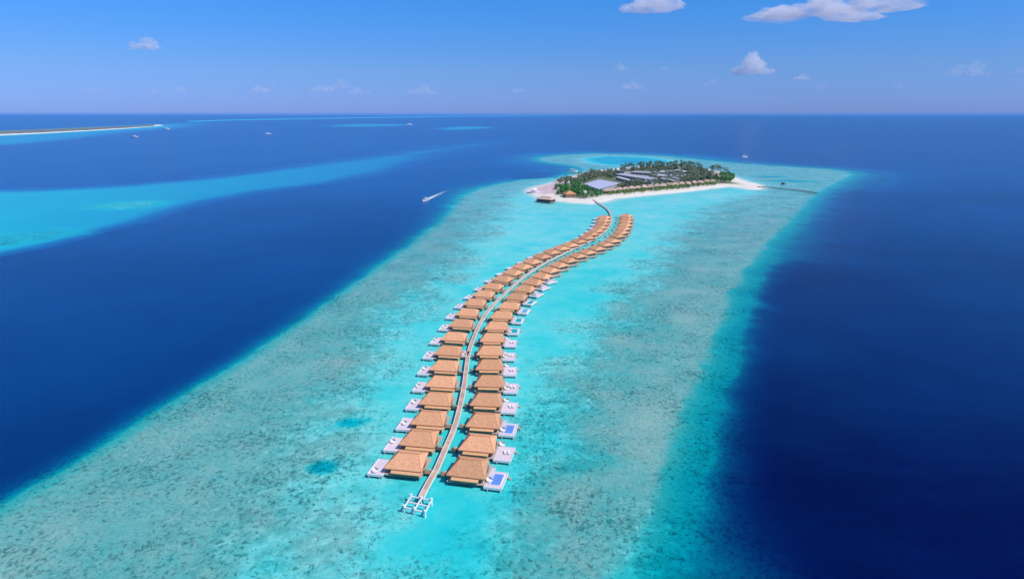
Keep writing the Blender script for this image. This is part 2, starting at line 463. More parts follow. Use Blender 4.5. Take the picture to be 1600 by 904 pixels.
def water_material():
    m, n, b = new_mat('sea_water')
    L = n.links.new
    def math_(op, a, bb=None, clamp=False):
        x = node(n, 'ShaderNodeMath', operation=op, use_clamp=clamp)
        for i, q in enumerate((a, bb)):
            if q is None: continue
            if isinstance(q, (int, float)): x.inputs[i].default_value = q
            else: L(q, x.inputs[i])
        return x.outputs[0]
    def attr(nm):
        a = node(n, 'ShaderNodeAttribute', attribute_name=nm)
        return a.outputs['Fac']
    geo = node(n, 'ShaderNodeNewGeometry')
    def noise_(scale, detail=4, rough=0.6, stretch=(1, 1, 1), dist=0.0):
        mp = node(n, 'ShaderNodeMapping'); mp.inputs['Scale'].default_value = stretch
        L(geo.outputs['Position'], mp.inputs[0])
        x = node(n, 'ShaderNodeTexNoise')
        x.inputs['Scale'].default_value = scale; x.inputs['Detail'].default_value = detail
        x.inputs['Roughness'].default_value = rough; x.inputs['Distortion'].default_value = dist
        L(mp.outputs[0], x.inputs['Vector'])
        return x.outputs['Fac']
    def mapr(v, a, bb, c=0.0, d=1.0):
        x = node(n, 'ShaderNodeMapRange', interpolation_type='SMOOTHSTEP')
        x.inputs['From Min'].default_value = a; x.inputs['From Max'].default_value = bb
        x.inputs['To Min'].default_value = c; x.inputs['To Max'].default_value = d
        L(v, x.inputs[0])
        return x.outputs[0]
    def mix(f, a, bb, mode='MIX'):
        x = node(n, 'ShaderNodeMix', data_type='RGBA', blend_type=mode)
        for i, q in ((0, f), (6, a), (7, bb)):
            if isinstance(q, (int, float)): x.inputs[i].default_value = q
            elif isinstance(q, tuple): x.inputs[i].default_value = q + (1,)
            else: L(q, x.inputs[i])
        return x.outputs[2]
    D = attr('depth'); C = attr('coral'); Lg = attr('openlight')
    n_big = noise_(0.045, 5, 0.6)
    n_mid = noise_(0.22, 6, 0.72, (1, 1, 1), 0.4)
    n_fine = noise_(0.9, 5, 0.75, (1, 1, 1), 0.2)
    n_spot = noise_(0.62, 5, 0.75, (1.1, 0.9, 1), 0.6)
    n_spot2 = noise_(0.16, 6, 0.78, (1.1, 1, 1), 0.5)
    # sand or coral bottom
    csum = math_('ADD', C, math_('MULTIPLY', math_('SUBTRACT', n_mid, 0.5), 1.5))
    csum = math_('ADD', csum, math_('MULTIPLY', math_('SUBTRACT', n_big, 0.5), 0.9))
    csum = math_('ADD', csum, math_('MULTIPLY', math_('SUBTRACT', n_fine, 0.5), 0.8))
    cmask = mapr(csum, 0.30, 0.95)
    sand = mix(mapr(n_fine, 0.3, 0.7), (0.70, 0.69, 0.62), (0.83, 0.80, 0.72))
    coral_c = mix(mapr(n_big, 0.35, 0.65), (0.27, 0.29, 0.26), (0.50, 0.37, 0.32))
    coral_c = mix(mapr(n_fine, 0.35, 0.7), coral_c, (0.54, 0.52, 0.47))
    bottom = mix(math_('MULTIPLY', cmask, 0.88), sand, coral_c)
    # dark coral heads
    n_dens = noise_(0.035, 4, 0.65)
    sp1 = math_('ADD', n_spot, math_('MULTIPLY', math_('SUBTRACT', n_dens, 0.5), 0.35))
    sp2 = math_('ADD', n_spot2, math_('MULTIPLY', math_('SUBTRACT', n_dens, 0.5), 0.30))
    heads = math_('ADD', math_('MULTIPLY', mapr(sp1, 0.52, 0.62), 0.85), math_('MULTIPLY', mapr(sp2, 0.58, 0.66), 0.55), True)
    heads = math_('MULTIPLY', heads, mapr(C, 0.16, 0.5))
    clus = mapr(noise_(0.11, 7, 0.8, (1.2, 1, 1), 0.8), 0.52, 0.66)
    clus = math_('MULTIPLY', clus, mapr(C, 0.12, 0.6))
    bottom = mix(math_('MULTIPLY', clus, 0.45), bottom, (0.17, 0.20, 0.17))
    bottom = mix(math_('MULTIPLY', heads, 0.85), bottom, (0.08, 0.14, 0.13))
    # relief of the bottom changes the depth a little
    D2 = math_('ADD', D, math_('MULTIPLY', math_('MULTIPLY', math_('SUBTRACT', n_mid, 0.5), 1.6), mapr(D, 0.3, 1.4)))
    D2 = math_('ADD', D2, math_('MULTIPLY', math_('MULTIPLY', math_('SUBTRACT', n_spot, 0.5), 5.0), mapr(D, 1.6, 6)))
    D2 = math_('ADD', D2, math_('MULTIPLY', math_('MULTIPLY', math_('SUBTRACT', n_fine, 0.5), 2.2), mapr(D, 0.6, 1.8)))
    D2 = math_('ADD', D2, math_('MULTIPLY', math_('MULTIPLY', math_('SUBTRACT', n_big, 0.5), 2.4), mapr(D, 0.9, 1.8)))
    D2 = math_('MAXIMUM', D2, 0.0)
    tr = math_('POWER', math.exp(-1.3), D2)
    tg = math_('POWER', math.exp(-0.105), D2)
    tb = math_('POWER', math.exp(-0.060), D2)
    T = node(n, 'ShaderNodeCombineColor'); L(tr, T.inputs[0]); L(tg, T.inputs[1]); L(tb, T.inputs[2])
    lit = mix(1.0, bottom, T.outputs[0], 'MULTIPLY')
    inv = node(n, 'ShaderNodeInvert'); L(T.outputs[0], inv.inputs['Color'])
    n_sea = noise_(0.004, 4, 0.6, (1, 0.6, 1))
    n_wind = noise_(0.09, 6, 0.7, (0.5, 1.2, 1), 0.2)
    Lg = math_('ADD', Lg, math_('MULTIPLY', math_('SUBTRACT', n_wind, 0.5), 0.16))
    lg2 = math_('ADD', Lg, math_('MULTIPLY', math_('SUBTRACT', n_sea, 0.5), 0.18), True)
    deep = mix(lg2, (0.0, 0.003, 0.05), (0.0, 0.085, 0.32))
    scat = mix(1.0, inv.outputs[0], deep, 'MULTIPLY')
    base = mix(1.0, lit, scat, 'ADD')
    L(base, b.inputs['Base Color'])
    b.inputs['Roughness'].default_value = 0.22
    b.inputs['IOR'].default_value = 1.33
    b.inputs['Specular IOR Level'].default_value = 0.06
    wv = noise_(0.35, 5, 0.7, (0.6, 1.3, 1), 0.3)
    bp = node(n, 'ShaderNodeBump'); bp.inputs['Strength'].default_value = 0.35; bp.inputs['Distance'].default_value = 0.35
    L(wv, bp.inputs['Height']); L(bp.outputs[0], b.inputs['Normal'])
    return m


me.materials.append(water_material())


# ------------------------------------------------------------------ island ground
def ground_sheet(name, outline_px, step, top, mat_, extra=None, marg=14):
    pw = poly(outline_px)
    x0, y0 = pw.min(0) - marg; x1, y1 = pw.max(0) + marg
    nx = int((x1 - x0) / step) + 1; ny = int((y1 - y0) / step) + 1
    gx = np.linspace(x0, x1, nx); gy = np.linspace(y0, y1, ny)
    G = np.array([(x, y) for y in gy for x in gx])
    s, _, _ = seg_dist(G, pw)
    wv = fbm(G, 25, 2.0, 4)
    s2 = s + wv * 2.5
    z = np.where(s2 > 0, top * (1 - np.exp(-s2 / 7.0)), 0.12 * s2)
    z = np.clip(z, -1.2, top)
    keep = s2 > -10
    idm = -np.ones(len(G), int)
    vs_ = []; fs_ = []
    for i in range(ny - 1):
        for j in range(nx - 1):
            q = [i * nx + j, i * nx + j + 1, (i + 1) * nx + j + 1, (i + 1) * nx + j]
            if keep[q].all():
                f = []
                for k in q:
                    if idm[k] < 0:
                        idm[k] = len(vs_); vs_.append((G[k, 0], G[k, 1], z[k]))
                    f.append(int(idm[k]))
                fs_.append(tuple(f))
    me_ = bpy.data.meshes.new(name); me_.from_pydata(vs_, [], fs_); me_.update()
    o = bpy.data.objects.new(name, me_); COL.objects.link(o)
    me_.materials.append(mat_)
    va = np.array(vs_)[:, :2]
    sv, _, _ = seg_dist(va, pw)
    a = me_.attributes.new('inner', 'FLOAT', 'POINT'); a.data.foreach_set('value', sv.astype(np.float32))
    pv = np.zeros(len(va))
    if extra is not None:
        sp_, _, _ = seg_dist(va, poly(extra)); pv = sstep(-4, 4, sp_)
    a = me_.attributes.new('paving', 'FLOAT', 'POINT'); a.data.foreach_set('value', pv.astype(np.float32))
    for p_ in me_.polygons: p_.use_smooth = True
    o['kind'] = 'structure'
    return o


def ground_material():
    m, n, b = new_mat('island_sand')
    L = n.links.new
    ai = node(n, 'ShaderNodeAttribute', attribute_name='inner'); ap = node(n, 'ShaderNodeAttribute', attribute_name='paving')
    geo = node(n, 'ShaderNodeNewGeometry')
    ns = node(n, 'ShaderNodeTexNoise'); ns.inputs['Scale'].default_value = 0.06; ns.inputs['Detail'].default_value = 6; ns.inputs['Roughness'].default_value = .7
    L(geo.outputs['Position'], ns.inputs['Vector'])
    n2 = node(n, 'ShaderNodeTexNoise'); n2.inputs['Scale'].default_value = 0.4; n2.inputs['Detail'].default_value = 5
    L(geo.outputs['Position'], n2.inputs['Vector'])
    mr = node(n, 'ShaderNodeMapRange', interpolation_type='SMOOTHSTEP'); mr.inputs[1].default_value = 22; mr.inputs[2].default_value = 42
    L(ai.outputs['Fac'], mr.inputs[0])
    sandc = node(n, 'ShaderNodeValToRGB'); L(n2.outputs['Fac'], sandc.inputs[0])
    sandc.color_ramp.elements[0].color = (0.70, 0.64, 0.55, 1); sandc.color_ramp.elements[1].color = (0.86, 0.82, 0.75, 1)
    soil = node(n, 'ShaderNodeValToRGB'); L(ns.outputs['Fac'], soil.inputs[0])
    soil.color_ramp.elements[0].position = .38; soil.color_ramp.elements[1].position = .62
    soil.color_ramp.elements[0].color = (0.10, 0.14, 0.06, 1); soil.color_ramp.elements[1].color = (0.22, 0.24, 0.15, 1)
    mx = node(n, 'ShaderNodeMix', data_type='RGBA'); L(mr.outputs[0], mx.inputs[0]); L(sandc.outputs[0], mx.inputs[6]); L(soil.outputs[0], mx.inputs[7])
    pav = node(n, 'ShaderNodeValToRGB'); L(n2.outputs['Fac'], pav.inputs[0])
    pav.color_ramp.elements[0].position = .35; pav.color_ramp.elements[1].position = .65
    pav.color_ramp.elements[0].color = (0.50, 0.32, 0.36, 1); pav.color_ramp.elements[1].color = (0.74, 0.58, 0.62, 1)
    m2 = node(n, 'ShaderNodeMix', data_type='RGBA'); L(ap.outputs['Fac'], m2.inputs[0]); L(mx.outputs[2], m2.inputs[6]); L(pav.outputs[0], m2.inputs[7])
    L(m2.outputs[2], b.inputs['Base Color'])
    b.inputs['Roughness'].default_value = 0.95
    b.inputs['Specular IOR Level'].default_value = 0.1
    return m


PAVE = [(826, 299), (842, 293), (860, 288), (885, 284), (893, 288), (880, 295), (868, 303), (850, 305)]
GZ = 1.3
ground = ground_sheet('ground', ISLAND, 4.0, GZ, ground_material(), PAVE)


# ------------------------------------------------------------------ haze: closed box of thin air below the clouds
hz = MB().box(-76000, 76000, -76000, 76000, -2.2, 126).build('haze', [], None)
hm = bpy.data.materials.new('haze_air'); hm.use_nodes = True
hn = hm.node_tree; hn.nodes.clear()
ho = hn.nodes.new('ShaderNodeOutputMaterial'); hv = hn.nodes.new('ShaderNodeVolumePrincipled')
hv.inputs['Color'].default_value = (0.20, 0.55, 1.0, 1)
hv.inputs['Density'].default_value = 0.000019
hv.inputs['Anisotropy'].default_value = 0.0
hn.links.new(hv.outputs[0], ho.inputs['Volume'])
hz.data.materials.append(hm)
hz['kind'] = 'stuff'

# ------------------------------------------------------------------ walkway line (plan)
PATH_PX = [(657.5, 778), (661, 770), (671, 751), (681.6, 733), (696, 700), (711, 664), (720.5, 627), (725.6, 600), (728.6, 577), (732.3, 551.5), (739.3, 529.6), (750, 505),
           (765, 482), (789, 458), (818, 432.6), (850, 411.4), (871, 400.7), (892.5, 390), (910, 382), (926, 374), (942, 363.5), (951, 354), (955, 345.5), (955, 337), (950, 327.5), (939, 319), (925, 311)]
PZ = 1.6
ctrl = [at(x, y, PZ) for x, y in PATH_PX]


def catmull(pts, step=3.0):
    out = []
    n = len(pts)
    for i in range(n - 1):
        p0 = pts[max(i - 1, 0)]; p1 = pts[i]; p2 = pts[i + 1]; p3 = pts[min(i + 2, n - 1)]
        k = max(2, int((p2 - p1).length / step))
        for j in range(k):
            t = j / k
            out.append(0.5 * ((2 * p1) + (-p0 + p2) * t + (2 * p0 - 5 * p1 + 4 * p2 - p3) * t * t + (-p0 + 3 * p1 - 3 * p2 + p3) * t ** 3))
    out.append(pts[-1].copy())
    return out


def resample(pts, step):
    out = [pts[0].copy()]; acc = 0.0
    for a, b in zip(pts, pts[1:]):
        L_ = (b - a).length
        while acc + L_ >= step:
            t = (step - acc) / L_
            a = a + (b - a) * t
            out.append(a.copy()); L_ = (b - a).length; acc = 0.0
        acc += L_
    return out


path = resample(catmull(ctrl), 2.5)


def ribbon(mb, pts, hw, z0, z1, off=0.0):
    n0 = len(mb.v)
    prof = []
    for i, p in enumerate(pts):
        t = (pts[min(i + 1, len(pts) - 1)] - pts[max(i - 1, 0)]); t.z = 0; t.normalize()
        r = Vector((t.y, -t.x, 0))
        c = p + r * off
        for s_, z in ((-hw, z0), (hw, z0), (hw, z1), (-hw, z1)):
            q = c + r * s_
            prof.append((q.x, q.y, z))
    fs_ = []
    for i in range(len(pts) - 1):
        a = i * 4; b = a + 4
        for k in range(4):
            fs_.append((a + k, a + (k + 1) % 4, b + (k + 1) % 4, b + k))
    fs_ += [(3, 2, 1, 0), tuple((len(pts) - 1) * 4 + k for k in range(4))]
    mb.add(prof, fs_)
    return mb


def jetty(name, pts, hw, label, cat, z=PZ, deck_mat='plank', rail=True, rail_mat='white', pile_step=7.5, edge=True):
    root = empty(name, (pts[0].x, pts[0].y, 0))
    inv_ = Vector((-pts[0].x, -pts[0].y, 0))
    P_ = [p + inv_ for p in pts]
    tag(root, label, cat)
    ribbon(MB(), P_, hw, z - 0.22, z).build('deck', M[deck_mat], root)
    if edge:
        for s_ in (-1, 1):
            ribbon(MB(), P_, 0.12, z - 0.42, z + 0.07, s_ * (hw + 0.13)).build('kerb_beam', M[rail_mat], root)
    if rail:
        for s_ in (-1, 1):
            mb = MB()
            ribbon(mb, P_, 0.06, z + 0.92, z + 1.02, s_ * (hw + 0.17))
            for i in range(0, len(P_), 1):
                p = P_[i]; q = P_[min(i + 1, len(P_) - 1)]; q0 = P_[max(i - 1, 0)]
                t = (q - q0); t.z = 0; t.normalize(); r = Vector((t.y, -t.x, 0)) * s_ * (hw + 0.17)
                mb.box(p.x + r.x - .05, p.x + r.x + .05, p.y + r.y - .05, p.y + r.y + .05, z + 0.07, z + 0.92)
            mb.build('railing', M[rail_mat], root)
    rs = resample(P_, pile_step)
    for i, p in enumerate(rs):
        q = rs[min(i + 1, len(rs) - 1)]; q0 = rs[max(i - 1, 0)]
        t = (q - q0); t.z = 0; t.normalize(); r = Vector((t.y, -t.x, 0)) * hw * 0.8
        mb = MB()
        mb.cyl((p.x + r.x, p.y + r.y, -3), (p.x + r.x, p.y + r.y, z - 0.45), 0.16)
        mb.cyl((p.x - r.x, p.y - r.y, -3), (p.x - r.x, p.y - r.y, z - 0.45), 0.16)
        mb.bar((p.x + r.x * 1.25, p.y + r.y * 1.25, z - 0.34), (p.x - r.x * 1.25, p.y - r.y * 1.25, z - 0.34), 0.2, 0.2)
        mb.build('pile_pair', M['timber'], root)
    return root


walk = jetty('jetty', path, 0.72, 'long curving plank walkway between the two rows of thatched water villas', 'walkway', rail=False, deck_mat='plank')
# ------------------------------------------------------------------ end of the pier: open white mooring frame
fl = empty('mooring_frame', at(652.5, 787, 0), 0)
c_ = [at(642.3, 775, 1.6), at(674.2, 781.6, 1.6), at(664, 800, 1.6), at(631.5, 792, 1.6)]
o_ = Vector(fl.location)
c_ = [p - o_ for p in c_]
tag(fl, 'open white lattice mooring frame with bollards at the near end of the long walkway', 'mooring frame')
TL, TR, BR, BL = c_
for a, b in ((TL, TR), ((TL + BL) / 2, (TR + BR) / 2), (BL, BR), (TL, BL), ((TL + TR) / 2, (BL + BR) / 2), (TR, BR)):
    d = (b - a).normalized() * 0.25
    zz = 0.0 if abs(d.x) > abs(d.y) else 0.003
    MB().bar(a - d + Vector((0, 0, zz)), b + d + Vector((0, 0, zz)), 0.42, 0.3).build('beam', M['white'], fl)
for p in (TL, TR, BR, BL, (BL + BR) / 2, (TL + TR) / 2):
    mb = MB(); mb.cyl((p.x, p.y, -3), (p.x, p.y, p.z + 0.55), 0.3, n=10); mb.cyl((p.x, p.y, p.z + .55), (p.x, p.y, p.z + .8), 0.45, 0.38, n=10)
    mb.build('bollard', M['white'], fl)

# ------------------------------------------------------------------ villas over the water
EZ = 3.15   # eaves height
LROW = [(601, 728.4, 656.7, 739), (624, 692.8, 676.8, 700.5), (642, 661, 691.5, 666.4), (656, 630, 701, 634.7), (665, 602, 708, 607), (671.8, 577, 711.6, 580.4), (677, 552, 717.5, 556.8), (688, 529.6, 725, 534), (700.4, 509, 736, 512.3), (712.5, 491.4, 743, 494.6), (725.3, 475.4, 753, 478.6), (739, 461.6, 765, 465), (753, 449, 777.5, 452.8), (768.3, 436.8, 790.4, 440.8), (783.4, 425.8, 803.7, 430.6), (798.8, 416.5, 816, 421), (814.3, 408, 831, 413), (830.3, 400, 845.3, 404.5), (847, 393, 859.4, 397.2), (862.5, 386.7, 874.9, 391), (876.4, 381.3, 889.6, 386), (890, 375.6, 903, 380), (903.5, 370, 915, 374.2)]
RROW = [(696.6, 738.7, 758, 751), (714.9, 699.7, 773, 709.6), (728, 664.8, 779, 670), (737, 632, 780, 635.5), (743.8, 603, 784, 604.5), (745.8, 577, 784, 577.8), (747, 554, 783, 554.8), (753, 533.3, 785, 534), (760, 514, 790, 515.2), (768.8, 496.3, 796.4, 498.5), (779.8, 480.8, 806.4, 483.6), (791.4, 466, 815, 469.8), (802.5, 453, 826.8, 457), (816.3, 441.6, 836.5, 446), (828.5, 431, 849, 436.2), (842, 421.7, 859, 426.5), (855.5, 413, 873, 418.3), (871.8, 405.7, 886, 410.4), (887.6, 398.7, 900.4, 403), (902.4, 393, 916, 397.3), (917.6, 387, 930.5, 391.2), (931.8, 380.5, 943, 385), (944, 375, 953.5, 378.8)]
LEND = [(916.5, 366.5), (925.3, 361.5), (931, 356.3), (935, 351), (937.6, 345.7), (939, 340.8)]
REND = [(957, 369.5), (963.5, 364), (967.5, 358.3), (970.5, 353), (972.5, 347.7), (973.7, 343), (973.8, 338.6)]


def row_data(row, ends):
    mids = []; angs = []
    for a, b, c, d in row:
        p = at(a, b, EZ); q = at(c, d, EZ)
        mids.append((p + q) / 2); angs.append(math.degrees(math.atan2(q.y - p.y, q.x - p.x)))
    for a, b in ends:
        mids.append(at(a, b, EZ)); angs.append(None)
    n = len(mids)
    k = len(row)
    tail0 = sum(angs[k - 4:k]) / 4
    for i in range(k, n):
        angs[i] = tail0 + (i - k + 1) * 3.0
    sm = []
    for i in range(n):
        lo = max(0, i - 2); hi = min(n, i + 3)
        wts = [math.exp(-((j - i) / 1.3) ** 2) for j in range(lo, hi)]
        sm.append(sum(w_ * angs[j] for w_, j in zip(wts, range(lo, hi))) / sum(wts))
    return mids, sm


W2 = 6.15; D2 = 5.5; DB = 6.7      # half size of the main roof


def villa_parts(side, pool, wood=False):
    """side -1: terrace on the local -x side (left row); +1: on +x (right row). returns root with parts"""
    s = side
    root = empty('water_villa', (0, 0, 0))
    mb = MB().hip(-W2, W2, -D2, DB, EZ, EZ + 2.45, 3.3, 0.3, tl=.5, tr=1.6)
    roof = mb.build('roof', M['thatch'], root)
    rz_ = EZ + 2.47; ym = (DB - D2) / 2
    rc = MB(); rc.bar((-3.35, ym, rz_), (3.35, ym, rz_), 0.35, 0.16)
    for sx, sy in ((-1, -1), (1, -1), (1, 1), (-1, 1)):
        rc.bar((sx * 3.3, ym, rz_ - .01), (sx * (W2 - .1) + (0 if sy < 0 else (.5 if sx < 0 else -1.6)), (-D2 + .1) if sy < 0 else (DB - .1), EZ + 0.06), 0.22, 0.08)
    rc.build('ridge_cap', M['thatch_cap'], roof)
    # lower lean-to roof on the near side
    xa, xb = (-3.6, 6.0) if s < 0 else (-4.4, 4.2)
    ya, yb = -D2 + 0.9, -D2 - 1.15
    MB().add([(xa, ya, 2.80), (xb, ya, 2.80), (xb, yb, 2.40), (xa, yb, 2.40), (xa, ya, 2.60), (xb, ya, 2.60), (xb, yb, 2.20), (xa, yb, 2.20)],
             [(0, 3, 2, 1), (4, 5, 6, 7), (3, 7, 6, 2), (0, 4, 7, 3), (1, 2, 6, 5), (0, 1, 5, 4)]).build('lower_roof', M['thatch_edge'], root)
    wl = MB(); wl.box(-5.2, 5.2, -4.5, 2.4, 1.25, 3.1); wl.box(-5.0, 3.6, 2.403, 5.9, 1.25, 3.05)
    wl.box(xa + .4, xb - .5, -D2 - 0.7, -4.5, 1.25, 2.3)
    wl.build('wall', M['timber'], root)
    fl_ = MB().box(-5.9, 5.9, -D2 - .3, 6.2, 0.95, 1.245); fl_.build('floor', M['timber_pale'], root)
    # doors and windows
    d = MB().box(-s * 5.2 - .06, -s * 5.2 + .06, -0.6, 0.6, 1.3, 3.0).build('door', M['timber_dark'], root)
    g = MB().box(s * 5.2 - .07, s * 5.2 + .07, -3.2, 3.2, 1.35, 3.0).build('window', M['glass'], root)
    for yy in (-1.07, 1.07): MB().box(s * 5.2 - .1, s * 5.2 + .1, yy - .06, yy + .06, 1.33, 3.02).build('mullion', M['timber_dark'], g)
    for cx in (xa + 2.0, xb - 2.2):
        g = MB().box(cx - .7, cx + .7, -D2 - .77, -D2 - .65, 1.45, 2.1).build('window', M['glass'], root)
    for x in (-5.2, 0, 5.2):
        for y in (-D2 - .1, 0, 5.9):
            MB().cyl((x, y, -3), (x, y, 0.95), 0.17).build('stilt', M['timber_dark'], root)
    # sun terrace
    xo = 8.8 if wood else (11.6 if s > 0 else 11.0)
    x0, x1 = sorted((s * 5.95, s * xo))
    dk = MB().box(x0, x1, -D2 - 1.3, 2.2, 0.95, 1.30)
    dk.box(min(s * 5.95, s * 7.2), max(s * 5.95, s * 7.2), 2.2, 4.6, 0.95, 1.30)
    deck = dk.build('sun_deck', M['timber_pale' if wood else 'deck_white'], root)
    ed = MB()
    xe = s * xo
    ed.box(min(xe, xe + s * .18), max(xe, xe + s * .18), -D2 - 1.48, 2.38, 0.75, 1.5)
    ed.box(x0, x1, -D2 - 1.48, -D2 - 1.303, 0.75, 1.5)
    ed.box(x0, x1, 2.203, 2.38, 0.75, 1.5)
    ed.build('coping', M['timber_pale' if wood else 'white'], deck)
    for x in (s * 7.2, s * (xo - .4)):
        for y in (-D2 - 1.5, 1.8):
            MB().cyl((x, y, -3), (x, y, 0.95), 0.17).build('stilt', M['concrete'], root)
    if pool:
        pm = M[pool]
        px0, px1 = sorted((s * 7.7, s * 10.7))
        if pool == 'pool_blue': y0_, y1_ = -5.2, 1.0
        else: y0_, y1_ = -5.0, 1.2
        MB().box(px0 + .003, px1 - .003, y0_ + .003, y1_ - .003, 1.304, 1.44).build('pool', pm, deck)
        pc = MB()
        pc.box(px0 - .3, px0, y0_ - .3, y1_ + .3, 1.304, 1.52); pc.box(px1, px1 + .3, y0_ - .3, y1_ + .3, 1.304, 1.52)
        pc.box(px0, px1, y0_ - .3, y0_, 1.304, 1.52); pc.box(px0, px1, y1_, y1_ + .3, 1.304, 1.52)
        pc.build('pool_rim', M['white'], deck)
    # steps from terrace to the sea
    st = MB()
    for k in range(4):
        st.box(min(s * (xo + .25 + .3 * k), s * (xo + .55 + .3 * k)), max(s * (xo + .25 + .3 * k), s * (xo + .55 + .3 * k)), 0.4, 1.5, 0.95 - .3 * k, 1.05 - .3 * k)
    st.build('steps', M['timber_pale'], root)
    return root


ORD = ['first', 'second', 'third', 'fourth', 'fifth', 'sixth', 'seventh', 'eighth', 'ninth', 'tenth', 'eleventh', 'twelfth', 'thirteenth', 'fourteenth', 'fifteenth',
       'sixteenth', 'seventeenth', 'eighteenth', 'nineteenth', 'twentieth', 'twenty-first', 'twenty-second', 'twenty-third', 'twenty-fourth', 'twenty-fifth',
       'twenty-sixth', 'twenty-seventh', 'twenty-eighth', 'twenty-ninth', 'thirtieth']
protos = {}
used = set()
VILLAS = []


def get_villa(side, pool, wood=False):
    key = (side, pool, wood)
    if key not in protos:
        r = villa_parts(side, pool, wood)
        protos[key] = (r, kidmap(r))
        return r
    r, km = protos[key]
    return copy_tree(r, km)


def lounger_proto():
    r = empty('sun_lounger', (0, 0, 0))
    MB().box(-.35, .35, -.95, .95, .22, .30).build('frame', M['timber_pale'], r)
    m_ = MB().box(-.33, .33, -.93, .35, .304, .42)
    m_.add([(-.33, .35, .304), (.33, .35, .304), (.33, .95, .70), (-.33, .95, .70), (-.33, .35, .42), (.33, .35, .42), (.33, .9, .82), (-.33, .9, .82)],
           [(0, 1, 2, 3), (4, 7, 6, 5), (0, 4, 5, 1), (3, 2, 6, 7), (0, 3, 7, 4), (1, 5, 6, 2)])
    m_.build('mattress', M['fabric'], r)
    for sx in (-.3, .3):
        for sy in (-.85, .85):
            MB().box(sx - .03, sx + .03, sy - .03, sy + .03, 0, .22).build('leg', M['timber_pale'], r)
    return r


def parasol_proto():
    r = empty('parasol', (0, 0, 0))
    MB().cyl((0, 0, 0), (0, 0, 2.5), 0.035).build('pole', M['timber_pale'], r)
    MB().cyl((0, 0, 0), (0, 0, .08), 0.35, n=12).build('base', M['concrete'], r)
    n_ = 8
    v = [(0, 0, 2.75)] + [(1.35 * math.cos(k * math.pi / 4), 1.35 * math.sin(k * math.pi / 4), 2.2) for k in range(n_)] + [(0, 0, 2.68)] + \
        [(1.35 * math.cos(k * math.pi / 4), 1.35 * math.sin(k * math.pi / 4), 2.12) for k in range(n_)]
    f = [(0, 1 + k, 1 + (k + 1) % n_) for k in range(n_)] + [(9, 10 + (k + 1) % n_, 10 + k) for k in range(n_)] + [(1 + k, 10 + k, 10 + (k + 1) % n_, 1 + (k + 1) % n_) for k in range(n_)]
    MB().add(v, f).build('canopy', M['fabric'], r)
    return r


def round_bed_proto():
    r = empty('daybed', (0, 0, 0))
    MB().cyl((0, 0, 0), (0, 0, .3), .95, .95, 16).build('base', M['timber_pale'], r)
    MB().cyl((0, 0, .304), (0, 0, .55), 1.0, .92, 16).build('mattress', M['fabric'], r)
    v = []; f = []
    for k in range(9):
        t = math.pi * (.1 + .8 * k / 8)
        for (rr_, z) in ((1.0, .3), (.98, .95), (.75, 1.3)):
            v.append((rr_ * math.cos(t), rr_ * math.sin(t), z))
    for k in range(8):
        for j in range(2): f.append((k * 3 + j, k * 3 + j + 1, k * 3 + 4 + j, k * 3 + 3 + j))
    MB().add(v, f).build('hood', M['fabric'], r)
    return r


def daybed_proto():
    r = empty('daybed', (0, 0, 0))
    MB().box(-1, 1, -1, 1, .1, .38).build('base', M['timber_pale'], r)
    MB().box(-.95, .95, -.95, .95, .384, .6).build('mattress', M['fabric'], r)
    MB().box(-1, 1, -1.05, 1.05, 2.2, 2.3).build('canopy', M['fabric'], r)
    for sx in (-.95, .95):
        for sy in (-.95, .95):
            MB().box(sx - .05, sx + .05, sy - .05, sy + .05, .0 + .0, 2.2).build('post', M['white'], r)
    return r


cache = {}


def inst(kind, loc, rz, label, cat, group):
    if kind not in cache:
        r = {'l': lounger_proto, 'p': parasol_proto, 'd': daybed_proto, 'r': round_bed_proto}[kind]()
        cache[kind] = (r, kidmap(r))
    else:
        r = copy_tree(*cache[kind])
    r.location = loc; r.rotation_euler = (0, 0, rz)
    tag(r, label, cat, group)
    return r


